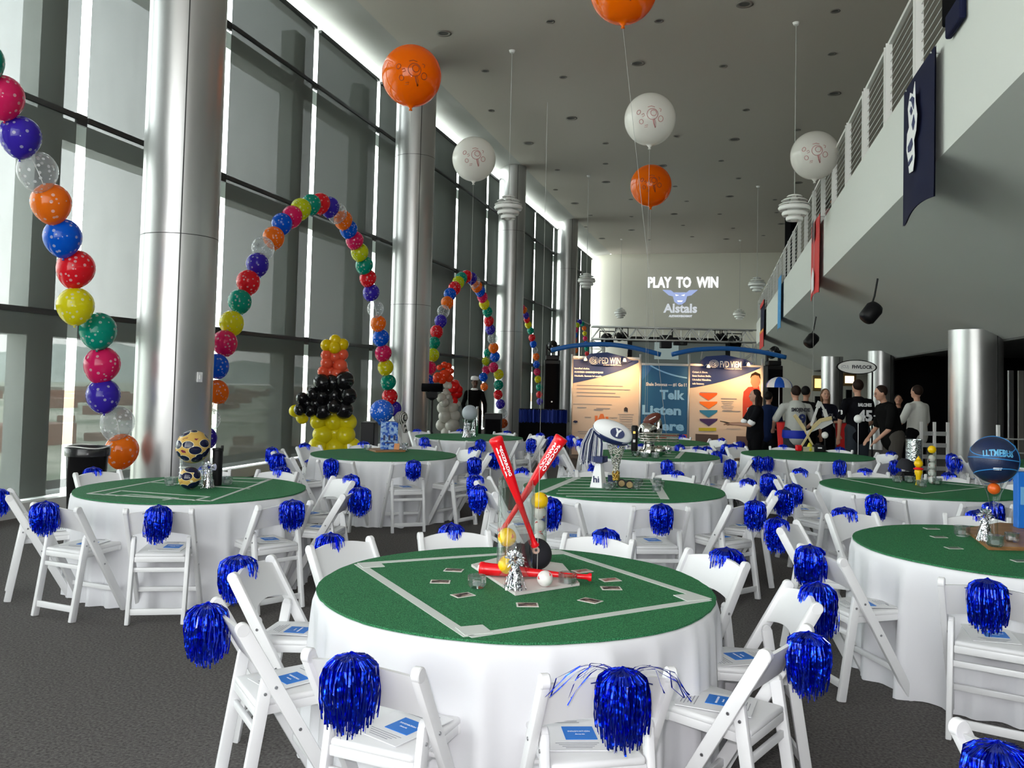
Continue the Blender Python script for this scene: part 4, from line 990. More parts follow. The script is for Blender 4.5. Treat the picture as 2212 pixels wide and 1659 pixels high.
# red draped tables among the crowd
def cocktail(px,top,wpx,D,label):
    a=atd(px,top,D); r=empty('cocktail_table',(a.x,a.y,0),0,label,'table','tall red draped tables'); R_=wpx*D/FP/2
    m=MB(); n=48; prof=[(R_,a.z),(R_*1.0,a.z-.02),(R_*.8,a.z*.6),(R_*.72,a.z*.35),(R_*.95,.01)]; vs=[]
    for i,(q,z) in enumerate(prof):
        for k in range(n):
            ag=2*PI*k/n; rr=q*(1+(.05*math.sin(8*ag) if i>1 else 0)); vs.append((rr*math.cos(ag),rr*math.sin(ag),z))
    m.raw(vs,[(i*n+k,i*n+(k+1)%n,(i+1)*n+(k+1)%n,(i+1)*n+k) for i in range(4) for k in range(n)]+[tuple(range(n))]); m.build('red_drape',red_cloth,r,True)
cocktail(1700,912,44,15.7,'tall red draped table behind the man in the white jersey'); cocktail(1822,914,34,16.4,'tall red draped table left of the man in the number 45 jersey')
# white and blue umbrella
p_=atd(1683,837,20); r=empty('parasol',(p_.x,p_.y,0),rad(20),'small white and blue panelled umbrella beside the right loudspeaker','umbrella')
m=MB(); R_=28*20/FP; n=8
vs=[(0,0,p_.z+R_*.82)]; fs=[]; mi=[]
for j in range(1,6):
    for k in range(n*2):
        a=2*PI*k/(n*2); t=j/5; vs.append((R_*math.sin(t*PI/2)*math.cos(a),R_*math.sin(t*PI/2)*math.sin(a),p_.z+R_*.82*math.cos(t*PI/2)))
for k in range(n*2): fs.append((0,1+k,1+(k+1)%(n*2))); mi.append((k//2)%2)
for j in range(4):
    for k in range(n*2): fs.append((1+j*16+k,1+(j+1)*16+k,1+(j+1)*16+(k+1)%16,1+j*16+(k+1)%16)); mi.append((k//2)%2)
m.raw(vs,fs); m.m=mi; m.build('canopy',[ink_white,mat('umbrella_blue',(.0,.08,.5),.6)],r,True); MB().tube([(0,0,0),(0,0,p_.z+R_*.8)],.01,8).build('pole',alu,r); MB().lathe([(.18,0),(.16,.05),(.02,.07)],20).build('base',black,r)
# oval sign on a pole
D=15.5; p_=atd(1850,793,D); r=empty('oval_sign',(p_.x,p_.y,0),YAW,'white oval sign with a dark rim on a black pole','sign'); z_=p_.z
a_,b_=44*D/FP,15.5*D/FP
MB().lathe([(.0001,-.012),(1,-.012),(1,.012),(.0001,.012)],48,(0,0,z_),RX(PI/2)@M.Diagonal((a_,b_,1))).build('rim',black,r)
MB().lathe([(.0001,-.015),(.92,-.015),(.92,.0),(.0001,.0)],48,(0,-.004,z_),RX(-PI/2)@M.Diagonal((a_,b_*.97,1))).build('face',lamp_white,r)
text('lettering','FHVLOCR',.085,ink,r,frame((.09,-.022,z_),(1,0,0),(0,0,1)),.001,.36,.003); text('lettering','(CU)',.075,ink_grey,r,frame((-.21,-.022,z_),(1,0,0),(0,0,1)),.001,.13)
q=RZ(-YAW)@(atd(1884,820,D)-V((p_.x,p_.y,0))); MB().tube([(q.x,.0,0),(q.x,.0,z_-.08)],.016,8).build('pole',black,r)
# lit signs far right
for px,py,wp,hp,L_ in ((1768,828,20,28,'warm lit display window left of the farther grey column'),(1835,820,24,22,'bright warm lit display window behind the oval sign')):
    D=38; p_=atd(px,py,D); r=empty('lit_display',p_,YAW,L_,'display','lit displays'); w_,h_=wp*D/FP,hp*D/FP
    MB().box((0,.05,0),(w_+.12,.1,h_+.12),bev=.01).build('case',mat('display_case',(.3,.2,.08),.5) if 'display_case' not in bpy.data.materials else bpy.data.materials['display_case'],r); MB().box((0,.06,-p_.z/2-h_/2),(.25,.08,p_.z-h_)).build('stand',black,r); MB().box((0,-.006,.0),(w_*.8,.012,h_*.7)).build('lit_panel',emis('lit_panel_'+('left' if px<1800 else 'right'),(1,.62,.16) if px<1800 else (1,.75,.5),1.6),r)
# white railings far right
def gate(px0,px1,top,D,label,panels=True):
    a=atd(px0,top,D); b=atd(px1,top,D); r=empty('white_railing',(a.x,a.y,0),math.atan2(b.y-a.y,b.x-a.x),label,'railing'); L=(V(b.xy)-V(a.xy)).length; z=a.z
    m=MB(); m.bar((0,0,z),(L,0,z),.05,.05); 
    m.build('top_rail',lamp_white,r)
    for k in range(max(2,int(L/1.0)+1)+1):
        x=L*k/(max(2,int(L/1.0)+1)); MB().bar((x,0,0),(x,0,z),.04,.04).build('post',lamp_white,r)
    m=MB()
    for k in range(1,6): m.bar((0,0,z*k/6),(L,0,z*k/6),.02,.07 if panels else .02,(0,1,0))
    m.build('slats',alu,r)
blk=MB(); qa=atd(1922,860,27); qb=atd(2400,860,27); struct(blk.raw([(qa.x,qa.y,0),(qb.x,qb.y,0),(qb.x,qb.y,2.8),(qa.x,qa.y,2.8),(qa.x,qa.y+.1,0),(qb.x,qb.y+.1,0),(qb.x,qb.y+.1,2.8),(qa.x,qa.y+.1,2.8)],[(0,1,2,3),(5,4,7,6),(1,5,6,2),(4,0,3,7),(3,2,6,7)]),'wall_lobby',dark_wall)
gate(1990,2047,911,14.8,'white railing with metal slats left of the silver column'); gate(2156,2330,918,12.9,'white railing right of the silver column, above the basketball',False)
m=MB(); 
r=empty('window_display',(*atd(2195,860,19).xy,0),YAW,'pale tall panels behind the railing at the right edge','panel')
for i,x in enumerate((-.35,-.12,.10,.34)): MB().box((x,.0,1.15),(.12,.05,2.1),bev=.01).build('tall_panel',[mat('panel_pale',(.35,.33,.30),.5),metal_panel][i%2],r)

# ================================================================ centrepieces
def at_t(px,py): return atz(px,py,TOP)
def votive(px,py,where_,D=None,s_=1.0):
    p_=at_t(px,py); r=empty('votive_holder',p_,0,'small cut-glass votive holder '+where_,'candle holder','cut glass votive holders')
    m=MB(); n=24; vs=[];prof=[(.030,0),(.038,.012),(.040,.055),(.036,.056),(.034,.014),(.0001,.010)]
    for i,(q,z) in enumerate(prof):
        for k in range(n):
            a=2*PI*k/n; rr=q*(1+(.05 if k%2 else -.05)*(1 if i in(1,2) else 0))*s_; vs.append((rr*math.cos(a),rr*math.sin(a),z*s_))
    m.raw(vs,[(i*n+k,i*n+(k+1)%n,(i+1)*n+(k+1)%n,(i+1)*n+k) for i in range(5) for k in range(n)]+[tuple(range(n-1,-1,-1))]); m.build('glass_cup',cut_glass,r)
    MB().lathe([(.0001,.012),(.018*s_,.012),(.018*s_,.028*s_),(.0001,.028*s_)],16).build('candle',lamp_white,r)
    return r
def foil_weight(px,py,where_,h=.15,s_=1,p_=None,mt=None):
    p_=p_ or at_t(px,py); r=empty('foil_weight',p_,0,'silver foil tassel weight '+where_,'weight','silver foil weights')
    rnd=random.Random(px); m=MB()
    for i in range(130):
        a=rnd.uniform(0,2*PI); R_=rnd.uniform(.01,.052)*s_; z1=h*rnd.uniform(.55,.68)
        P=[V((.012*math.cos(a),.012*math.sin(a),z1)),V((R_*.6*math.cos(a),R_*.6*math.sin(a),z1*.6)),V((R_*math.cos(a),R_*math.sin(a),rnd.uniform(.0,.012)))]
        d=V((-math.sin(a),math.cos(a),0))*.0028; vs=[]
        for q in P: vs+= [q-d,q+d]
        m.raw(vs,[(0,1,3,2),(2,3,5,4)])
    m.build('tassel',mt or foil_silver,r)
    m=MB()
    for i in range(110):
        d=V((rnd.gauss(0,1),rnd.gauss(0,1),rnd.gauss(0,1))).normalized(); c=V((0,0,h*.78))+d*.02; t=V((rnd.gauss(0,1),rnd.gauss(0,1),rnd.gauss(0,1))).normalized()*.006; e=c+d*rnd.uniform(.01,.03)*s_
        m.raw([c-t,c+t,e+t,e-t],[(0,1,2,3)])
    m.build('foil_crown',mt or foil_silver,r); return r
def cylglass(r,R_,h,name='glass_cylinder',z0=0,taper=1.0):
    return MB().lathe([(R_*taper,z0),(R_,z0+h),(R_-.005,z0+h),(R_*taper-.005,z0+.012),(.0001,z0+.012)],40,cap=False).raw([],[]).build(name,glass,r,True)
def seam(m,R_,c=(0,0,0),rot=None,w_=.0022):
    P=[]
    for i in range(60):
        t=2*PI*i/60; q=V((math.cos(t)+.0,math.sin(t),.62*math.sin(2*t))).normalized()*(R_*1.004)
        # baseball seam curve
        a_=.44; q=V((math.cos(t)*(1-a_)+a_*math.cos(3*t),math.sin(t)*(1-a_)-a_*math.sin(3*t),2*math.sqrt(a_*(1-a_))*math.cos(2*t)))
        q=q.normalized()*R_*1.005
        if rot: q=rot@q
        P.append(V(c)+q)
    m.tube(P,w_,5,closed=True)
def ballthing(name,p_,R_,mt,label,cat,group=None,seamcol=None,rot=None):
    r=empty(name,p_,0,label,cat,group); bb=MB().ball((0,0,0),R_,28,18).build('ball',mt,r,True)
    if seamcol: m=MB(); seam(m,R_,rot=rot,w_=.0016); m.build('seam',seamcol,bb)
    return r
# --- baseball table
hb=[atz(x,y,TOP).xy for x,y in((985,1226),(1100,1208),(1205,1210),(1250,1266),(1113,1287))]
r=empty('home_plate',(T1.x,T1.y,TOP),0,'white home plate under the baseball centrepiece','home plate')
hp=[(-.30,.02),(-.05,-.235),(.33,-.03),(.24,.20),(-.10,.235)]
hp=[]
for x,y in((1018,1224),(1113,1287),(1252,1265),(1215,1222),(1090,1205)): q=atz(x,y,TOP); hp.append((q.x-T1.x,q.y-T1.y))
m=MB(); m.prism(hp,.012); m.build('plate',mat('plate_white',(.66,.62,.60),.5),r)
TOPP=TOP+.0125
def at_p(px,py): return atz(px,py,TOPP)
p_=at_p(1112,1245); V1=empty('glass_vase',p_,0,'tall clear glass cylinder vase holding yellow balls and red bats','vase'); cylglass(V1,.088,.46)
vz=p_.z+.012
ballthing('softball',(p_.x-.03,p_.y-.035,vz+.046),.044,yellow_ball,'yellow softball at the bottom of the tall glass vase','ball','yellow softballs',red_thread,RX(.5))
ballthing('softball',(p_.x-.035,p_.y-.03,vz+.175),.044,yellow_ball,'yellow softball halfway up inside the tall glass vase','ball','yellow softballs',red_thread,RX(1.2))
def bat(a,b,label,words=None):
    a=V(a);b=V(b); r=empty('toy_bat',a,0,label,'bat','red plastic bats'); L=(b-a).length; d=(b-a).normalized(); q=V((0,0,1)).rotation_difference(d)
    x=RT-d*RT.dot(d); x.normalize(); y=d.cross(x); R=M((x,y,d)).transposed()
    pr=[(.0001,0),(.018,.0),(.020,.01),(.0125,.022),(.0115,.05),(.013,L*.3),(.019,L*.5),(.0265,L*.7),(.029,L*.9),(.031,L*.955),(.033,L*.965),(.033,L*.992),(.028,L),(.0001,L)]
    MB().lathe(pr,28,(0,0,0),R,cap=False).build('bat_body',red_m,r,rad(50))
    if words:
        n=-(y) if y.dot(EYE-a)<0 else y
        n=(EYE-a)-d*(EYE-a).dot(d); n.normalize()
        up=n.cross(-d) 
        for i,(wd,off,sz) in enumerate(words):
            # letters run along the bat, wrapped flat just off the barrel
            c=d*(L*.80)+n*(.0285)+up*off
            text('lettering',wd,sz,ink_white,r,frame(c,d if False else -d,-n.cross(-d) if False else n.cross(-d)),.0006,L*.27,.0006)
    return r
kA=atd(1157,1180,(p_-EYE).dot(FW)-.02); kB=atd(1070,946,(p_-EYE).dot(FW)-.10)
bat(kA,kB,'red toy bat leaning to the left out of the glass vase',[('BEGZRRDIG',.005,.019),('SLEEPLR',-.012,.008)])
kA=atd(1082,1150,(p_-EYE).dot(FW)+.04); kB=atd(1214,944,(p_-EYE).dot(FW)+.02)
bat(kA,kB,'red toy bat leaning to the right out of the glass vase',[('SOCERO',.0095,.019),('MAROCKY',-.0095,.019)])
bA=atz(1278,1247,TOPP+.021); bB=atz(1036,1228,TOPP+.035); bat(bA,bB,'red toy bat lying flat across the home plate behind the vase')
# tube of baseballs with softball on top
q=at_p(1163,1212); r=empty('ball_tube',q,0,'clear tube stacked with white baseballs beside the vase','ball tube'); MB().lathe([(.040,0),(.040,.285),(.038,.285),(.038,.004),(.0001,.004)],32,cap=False).build('clear_tube',glass,r,True)
for k in range(4): ballthing('baseball',(q.x,q.y,q.z+.041+.069*k),.0345,white_leather,'white baseball in the clear tube, '+('lowest','second from the bottom','third from the bottom','topmost')[k],'ball','stacked baseballs',red_thread,RX(k*.8)@RZ(k))
ballthing('softball',(q.x,q.y,q.z+.31),.044,yellow_ball,'yellow softball perched on top of the clear tube','ball','yellow softballs',red_thread,RX(.2))
q=at_p(1177,1267); ballthing('baseball',(q.x,q.y,q.z+.036),.036,white_leather,'white baseball lying on the front of the home plate','ball',None,red_thread,RX(.9)@RZ(.4))
q=at_p(1045,1240); ballthing('baseball',(q.x,q.y,q.z+.028),.03,white_leather,'white baseball half hidden left of the vase by the votive','ball',None,red_thread,RX(.3))
# cap
q=atd(1158,1200,(at_p(1158,1235)-EYE).dot(FW)-.06); r=empty('baseball_hat',q,rad(10),'black baseball cap resting on the ball tube, brim to the left','cap'); r.scale=(.78,.78,.78)
m=MB(); pr=[(.0001,.095)]+[(.095*math.sin(PI/2*i/10),.02+.075*math.cos(PI/2*i/10)) for i in range(1,11)]+[(.097,-.02),(.094,-.05),(.088,-.05),(.09,.0)]
Rc=RX(rad(72))@M.Diagonal((1,1.0,1)); m.lathe(pr,32,(0,.05,0),Rc,cap=False); m.build('crown',mat('cap_black',(.010,.010,.016),.85),r,True)
m=MB(); P=[];n=14
for i in range(n+1):
    a=rad(70+220*i/n) ; P.append((-.045+.10*math.cos(a),.075*math.sin(a)))
m.prism(P,.006,frame((-.055,.03,-.01),(1,-.25,0),(0,.0,1))); m.build('brim',bpy.data.materials['cap_black'],r)
m=MB(); nd_=V((-.02,-1,.12)).normalized(); m.lathe([(.0001,.004),(.022,.003),(.022,0)],20,V((0,.05,0))+Rc@V((0.0,.01,.0955)),Rc); m.build('round_patch',mat('patch',(.55,.35,.28),.6),r); m=MB(); m.lathe([(.0001,.006),(.009,.005)],12,V((0,.05,0))+Rc@V((.0,.01,.0955)),Rc); m.build('patch_mark',ink,r)
foil_weight(1112,1272,'in front of the glass vase on the home plate',.17,1.1,at_p(1112,1272))
votive(1030,1269,'on the baseball table, left of the home plate'); votive(1226,1264,'on the baseball table, right of the home plate',None,1.05)
m=MB().tube([(0,0,0),(0.0,0,.62)],.0013,5); sg=m.build('balloon_string',string_m); sg.location=at_p(1160,1250); tag(sg,'thin upright wire standing on the baseball home plate','string')
cardm=mat('card_white',(.72,.70,.66),.4); cpic=mat('card_picture',(.06,.035,.03),.5); noise_col(cpic,(.03,.015,.015),(.36,.26,.22),28,2,'Object',.45,.62); cpr=mat('card_picture_red',(.3,.1,.08),.5); noise_col(cpr,(.30,.05,.04),(.5,.42,.36),26,2,'Object',.4,.6)
W=[('nearest the camera',1139,1307,3,0),('front left, below the foil weight',1000,1286,35,0),('left, near the third base line',951,1257,0,0),('back left',980,1232,-8,0),('front right',1275,1298,-38,0),('right, under the red one',1320,1271,4,0),('right with a reddish picture',1318,1253,20,1),('beside the lying bat',1258,1234,30,1)]
for L_,px,py,ag,k in W:
    q=at_t(px,py); r=empty('trading_card',(q.x,q.y,TOP),rad(13+ag),'small white-edged trading card on the baseball table, '+L_,'card','trading cards on the baseball table')
    MB().box((0,0,.001),(.092,.066,.002)).build('card',cardm,r); MB().box((0,0,.0024),(.078,.052,.001)).build('picture',cpr if k else cpic,r)
# --- soccer table
sm=bpy.data.materials.new('soccer_ball'); sm.use_nodes=True; b=sm.node_tree.nodes['Principled BSDF']; b.inputs['Roughness'].default_value=.12
tc=nd(sm,'ShaderNodeTexCoord'); vo=nd(sm,'ShaderNodeTexVoronoi'); vo.inputs['Scale'].default_value=1.6; cr=nd(sm,'ShaderNodeValToRGB'); cr.color_ramp.interpolation='CONSTANT'
mp=nd(sm,'ShaderNodeMapping'); mp.inputs['Scale'].default_value=(6,6,9)
lk(sm,tc.outputs['Object'],mp.inputs[0]); lk(sm,mp.outputs[0],vo.inputs['Vector']); lk(sm,vo.outputs['Distance'],cr.inputs[0]); e=cr.color_ramp.elements; e[0].position=0; e[0].color=(.008,.01,.04,1); e[1].position=.50; e[1].color=(.8,.75,.55,1); e2=e.new(.53); e2.color=(.58,.36,.09,1); e3=e.new(.78); e3.color=(.16,.02,.05,1); lk(sm,cr.outputs[0],b.inputs['Base Color'])
q=at_t(414,1048); r=empty('glass_vase',q,0,'clear glass cylinder under the soccer ball','vase'); cylglass(r,.10,.30)
m=MB()
for k in range(7): m.box((-.05+.012*(k%2),-.03,.02+.022*k),(.07,.06,.010))
m.build('striped_filler',ink_white,r)
D=(q-EYE).dot(FW); b_=atd(417,965,D); Rb=36*D/FP; ballthing('soccer_ball',b_,Rb,sm,'large navy and gold soccer ball balanced on the glass vase','ball')
r.location=(b_.x,b_.y,TOP); 
q=at_t(423,1054); Rb=23*D/FP; ballthing('soccer_ball',(q.x,q.y-.09,TOP+Rb),Rb,sm,'small navy and gold soccer ball standing before the vase','ball')
q=at_t(468,1048); r=empty('canister',q,0,'tall black canister beside the soccer balls','canister'); h=(1048-968)*D/FP; MB().lathe([(.0001,0),(.042,0),(.042,h-.02),(.047,h-.015),(.047,h),(.036,h),(.036,h-.03),(.0001,h-.03)],28).build('body',black,r,rad(40)); MB().box((.04,0,h),(.018,.02,.05),bev=.004).build('clip',black,r); MB().ball((.0,-.041,h*.5),(.02,.003,.03),10,6).build('mark',mat('mark_grey',(.35,.37,.5),.4),r)
foil_weight(449,1054,'beside the black canister on the soccer table',.22,1.2); votive(368,1048,'left on the soccer table',None,1.2); votive(490,1046,'right of the black canister on the soccer table',None,1.2)
# --- blue balloon table
q=at_t(833,974); D=(q-EYE).dot(FW)
r=empty('wooden_base',(q.x,q.y,TOP),rad(40),'square wooden base under the blue glass box','board'); MB().box((0,0,.012),(.40,.40,.024),bev=.003).build('board',wood,r)
blg=bpy.data.materials['blue_painted_glass']; noise_col(blg,(.01,.07,.42),(.32,.48,.72),30,4,'Object',.42,.56)
h=(974-914)*D/FP; r=empty('painted_glass_box',(q.x+.04,q.y,TOP+.025),rad(25),'blue and white painted glass box with dark windows','glass box'); MB().box((0,0,h/2),(.22,.16,h),bev=.01).build('box',blg,r)
for k in range(3): MB().box((-.065+.065*k,-.083,h*.42),(.026,.006,.065)).build('dark_window',ink_navy,r)
MB().box((0,-.083,h*.24),(.12,.006,.016)).build('dark_band',ink_navy,r)
b_=atd(825,888,D); Rb=26*D/FP; r=empty('centrepiece_balloon',b_,0,'shiny blue printed balloon above the blue glass box','balloon'); MB().ball((0,0,0),(Rb,Rb,Rb*.97),28,18).build('balloon_skin',balloon_mat('cp_blue',(.01,.10,.55),True,False,.1,30),r,True); zn=TOP+.025+h-b_.z
MB().lathe([(Rb*.35,-Rb*.92),(.035,-Rb*1.2),(.04,zn)],20,cap=False).build('collar',mat('cp_blue_neck',(.01,.11,.5),.3),r,True)
b_=atd(866,903,D); r=empty('striped_cap',b_,rad(-20),'black and white striped cap on the corner of the blue glass box','cap'); sh=mat('zebra',(.5,.5,.5),.6); 
tc=nd(sh,'ShaderNodeTexCoord'); wv=nd(sh,'ShaderNodeTexWave'); wv.inputs['Scale'].default_value=16; cr=nd(sh,'ShaderNodeValToRGB'); cr.color_ramp.interpolation='CONSTANT'; cr.color_ramp.elements[0].color=(.02,.02,.02,1); cr.color_ramp.elements[1].position=.55; cr.color_ramp.elements[1].color=(.45,.43,.4,1); lk(sh,tc.outputs['Object'],wv.inputs['Vector']); lk(sh,wv.outputs['Fac'],cr.inputs[0]); lk(sh,cr.outputs[0],bsdf(sh).inputs['Base Color'])
MB().lathe([(.0001,.09),(.05,.08),(.08,.04),(.09,-.04),(.085,-.045)],24,(0,0,0),RY(rad(35)),cap=False).build('crown',sh,r,True); MB().box((-.09,-.02,-.055),(.13,.12,.012),RY(rad(-8)),.005).build('brim',black,r); MB().box((.06,0,-.12),(.05,.05,.14),RY(rad(-20)),.01).build('strap',sh,r)
votive(794,973,'on the wooden base, left of the blue glass box',None,1.3); foil_weight(874,973,'behind the blue glass box',.07,1.3)
r=empty('orange_card',(q.x+.17,q.y-.05,TOP+.026),0,'small orange card leaning at the right foot of the blue glass box','card'); MB().box((0,0,.04),(.07,.01,.08),RX(-.2)).build('card',mat('card_orange',(.6,.25,.08),.5),r)
# --- football-field table
q=at_t(1293,1052); D=(q-EYE).dot(FW); r=empty('megaphone',q,0,'white paper megaphone with a navy band and letters','megaphone'); h=(1052-1000)*D/FP; R_=20*D/FP
m=MB(); m.lathe([(R_,0),(R_*.42,h),(R_*.40,h),(.0001,.0)],4,(0,0,0),RZ(rad(28)),cap=False); m.build('cone',ink_white,r); MB().lathe([(R_*.45,h-.005),(R_*1.0,h+.01),(R_*1.0,h+.06),(R_*.5,h+.065)],4,(0,0,0),RZ(rad(28))).build('navy_band',ink_navy,r)
text('lettering','hi!',.08,ink_navy,r,frame((-.005,-R_*.66,h*.33),(math.cos(YAW),math.sin(YAW),0),(0,.30,1)),.002,.075,.002)
q=at_t(1330,1052); r=empty('trumpet_vase',q,0,'trumpet-shaped glass vase filled with silver and gold beads','vase'); h=(1052-958)*D/FP
pr=[(.06,0),(.05,.01),(.018,.03),(.03,h*.2),(.035,h*.3),(.025,h*.42),(.045,h*.65),(.075,h*.85),(.09,h)]
MB().lathe(pr,28,cap=False).build('glass',glass,r,True); m=MB(); rnd=random.Random(4)
g2=MB()
for k in range(420):
    z=rnd.uniform(.16,.95); zz=h*z; 
    for i in range(len(pr)-1):
        if pr[i][1]<=zz<=pr[i+1][1]: Rr=pr[i][0]+(pr[i+1][0]-pr[i][0])*(zz-pr[i][1])/(pr[i+1][1]-pr[i][1])
    a=rnd.uniform(0,2*PI); (g2 if z<.36 else m).ball((Rr*.86*math.cos(a),Rr*.86*math.sin(a),zz),.0085,6,4)
m.build('silver_beads',chrome,r,True); g2.build('gold_beads',gold,r,True)
b_=atd(1323,934,D); r=empty('paper_football',b_,YAW,'white and navy football with a Y emblem on the trumpet vase','football'); A_=44*D/FP; B__=25*D/FP
Rt=RY(rad(20))@RX(rad(20)); m=MB(); m.lathe([(max(B__*math.cos(a)**.8,.0001),A_*math.sin(a)) for a in [-PI/2+PI*i/20 for i in range(21)]],28,(0,0,0),Rt@RY(PI/2),cap=False)
o=m.build('ball',[ink_white,ink_navy],r,True)
Rinv=Rt.inverted()
for f in o.data.polygons:
    c=Rinv@f.center
    if c.z<-B__*.28: f.material_index=1
m=MB(); m.tube([Rt@V((A_*1.003*math.sin(a),-B__*1.003*math.cos(a)**.8*math.cos(-.29),-B__*.29*math.cos(a)**.8)) for a in [-PI/2*.98+PI*.98*i/24 for i in range(25)]],.004,5); m.build('edge_line',ink_navy,r)
n_=Rt@V((.1,-.92,.38)).normalized(); c_=Rt@V((.03,-B__*.88,B__*.42)); fx=V((1,0,-.35)).normalized(); fy=n_.cross(fx)
Fz=frame(c_+n_*.006,fx,fy); m=MB(); m.lathe([(.0001,0),(1,0),(1,.003),(.0001,.003)],32,(0,0,0),M.Diagonal((.066,.046,1))); o=m.build('oval_emblem',ink_navy,r); o.data.transform(Fz); text('lettering','Y',.085,ink_white,r,frame(c_+n_*.012,fx,fy),.001,.062,.006)
b2=atd(1288,920,D+.03); r=empty('streamer_tassel',b2,0,'long navy and white tassel hanging from the left tip of the football','tassel'); m=MB(); rnd=random.Random(8)
for k in range(150):
    a=rnd.uniform(0,2*PI); R_=.10*math.sqrt(rnd.random()); P=[V((0,0,0)),V((R_*.5*math.cos(a)-.01,R_*.5*math.sin(a),-.03)),V((R_*math.cos(a)-.035,R_*math.sin(a)*.6,-.16)),V((R_*1.1*math.cos(a)-.05,R_*.6*math.sin(a),-.30-rnd.uniform(0,.06)))]
    d=V((.0028,.001,0)); vs=[]
    for z_ in P: vs+= [z_-d,z_+d]
    m.mi=k%2; m.raw(vs,[(0,1,3,2),(2,3,5,4),(4,5,7,6)])
m.build('strands',[ink_white,ink_navy],r)
for i,(px,py) in enumerate(((1342,1052),(1359,1055))):
    q=at_t(px,py); r=empty('cookie_disc',(q.x,q.y,TOP+.035),YAW,'round black disc with a tan face by the trumpet vase, '+('left' if i==0 else 'right')+' one','disc','tan-faced discs'); MB().lathe([(.0001,-.02),(.038,-.02),(.038,.02),(.0001,.02)],28,(0,0,0),RX(rad(80))).build('rim',black,r,rad(40)); MB().lathe([(.0001,.0),(.028,.0)],24,(0,-.022,.0),RX(rad(80))).build('face',mat('tan_face%d'%i,(.58,.42,.18),.5),r)
for i,(px,py) in enumerate(((1312,1058),(1322,1055),(1380,1048),(1374,1056),(1420,1045),(1426,1053),(1418,1062))): votive(px,py,'on the football-field table, '+('left of the tan discs','just left of the tan discs','right of the tan discs','behind the metal clip','at the right tape, back','at the right tape, middle','at the right tape, front')[i])
q=at_t(1322,1044); r=empty('navy_box',(q.x,q.y,TOP),YAW,'small navy box behind the tan discs','box'); MB().box((0,.03,.04),(.07,.06,.08),bev=.004).build('box',ink_navy,r); MB().box((0,.03,.083),(.075,.065,.01),bev=.003).build('lid',lamp_white,r)
# --- pale globe table
q=at_t(1012,942); D=(q-EYE).dot(FW); r=empty('faceted_glass_stand',q,0,'silver and glass stand under the pale globe','stand'); h=(942-905)*D/FP; MB().lathe([(.10,0),(.12,h*.25),(.06,h*.3),(.09,h*.8),(.12,h)],12).build('stand',cut_glass,r); 
for a in range(3): MB().tube([(.12*math.cos(a*2.1),.12*math.sin(a*2.1),0),(.09*math.cos(a*2.1),.09*math.sin(a*2.1),h)],.008,6).build('rod',foil_silver,r)
b_=atd(1015,892,D); ballthing('pale_globe',b_,17*D/FP,mat('globe',(.38,.42,.46),.5),'pale blue-grey globe on a silver stand','globe'); foil_weight(1008,945,'under the pale globe',.25,1.8)
m=MB().tube([(0,0,-.3),(0,0,6.5)],.0035,5); sg=m.build('balloon_string',string_m); sg.location=at_t(1120,946); sg.location.x+=.15; sg.location.z=.3; sg.location.y+=1.1; tag(sg,'thin balloon string rising beside the table with the pale globe','string'); 
q=at_t(1030,941); r=empty('thin_canister',q,0,'thin brown and silver canister beside the pale globe','canister'); MB().lathe([(.02,0),(.02,.5),(.0001,.5)],16).build('tube',foil_silver,r,True)
# --- right table
q=at_t(1974,1040); D=(q-EYE).dot(FW)
vA=(atz(1974,1032,TOP)); r=empty('silver_vase',vA,0,'glass cylinder with silver foil on the right table','vase'); D2=(vA-EYE).dot(FW); h=(1032-948)*D2/FP; cylglass(r,.085,h,'glass'); MB().lathe([(.078,h*.38),(.080,h*.98)],32,cap=False).build('foil_sleeve',foil_silver,r,True)
q=at_t(1984,1048); D=(q-EYE).dot(FW); r=empty('yellow_figure',q,0,'small yellow and red toy stack in front of the silver vase','toy'); MB().lathe([(.03,0),(.022,.03),(.025,.09),(.04,.13),(.03,.16)],20).build('stand',yellow_ball,r,True); MB().lathe([(.045,.155),(.05,.165),(.03,.175)],20).build('red_collar',red_m,r,True); MB().ball((0,0,.215),.042,20,14).build('head',yellow_ball,r,True); MB().lathe([(.03,.25),(.012,.275),(.0001,.29)],12).build('top',yellow_ball,r,True)
q=at_t(2013,1046); r=empty('ball_tube',q,0,'clear tube stacked with pale balls on the right table','ball tube'); MB().lathe([(.042,0),(.042,.32),(.040,.32),(.040,.004),(.0001,.004)],28,cap=False).build('clear_tube',glass,r,True)
for k in range(4): ballthing('baseball',(q.x,q.y,q.z+.042+.073*k),.036,white_leather,'white baseball in the tube on the right table, '+('lowest','second from the bottom','third from the bottom','topmost')[k],'ball','baseballs in the right table tube',red_thread,RX(k*.7))
ballthing('yellow_ball',(q.x,q.y,q.z+.35),.040,yellow_ball,'yellow ball on top of the tube on the right table','ball')
q=at_t(1955,1038); r=empty('dark_hat',(q.x,q.y,TOP),rad(10),'dark cap propped on a box on the right table','cap'); MB().box((.02,0,.045),(.12,.1,.09),bev=.01).build('box',black,r); MB().lathe([(.0001,.1),(.06,.09),(.085,.04),(.088,-.02)],24,(0,0,.13),RY(rad(15)),cap=False).build('crown',bpy.data.materials['cap_black'],r,True); MB().box((-.08,-.02,.05),(.10,.11,.01),RY(rad(-50)),.004).build('brim',bpy.data.materials['cap_black'],r)
votive(1938,1042,'left on the right table',None,1.2); votive(1965,1043,'before the dark cap on the right table',None,1.2); votive(1991,1052,'in front of the yellow toy stack',None,1.2); votive(2024,1047,'right of the tube on the right table',None,1.2)
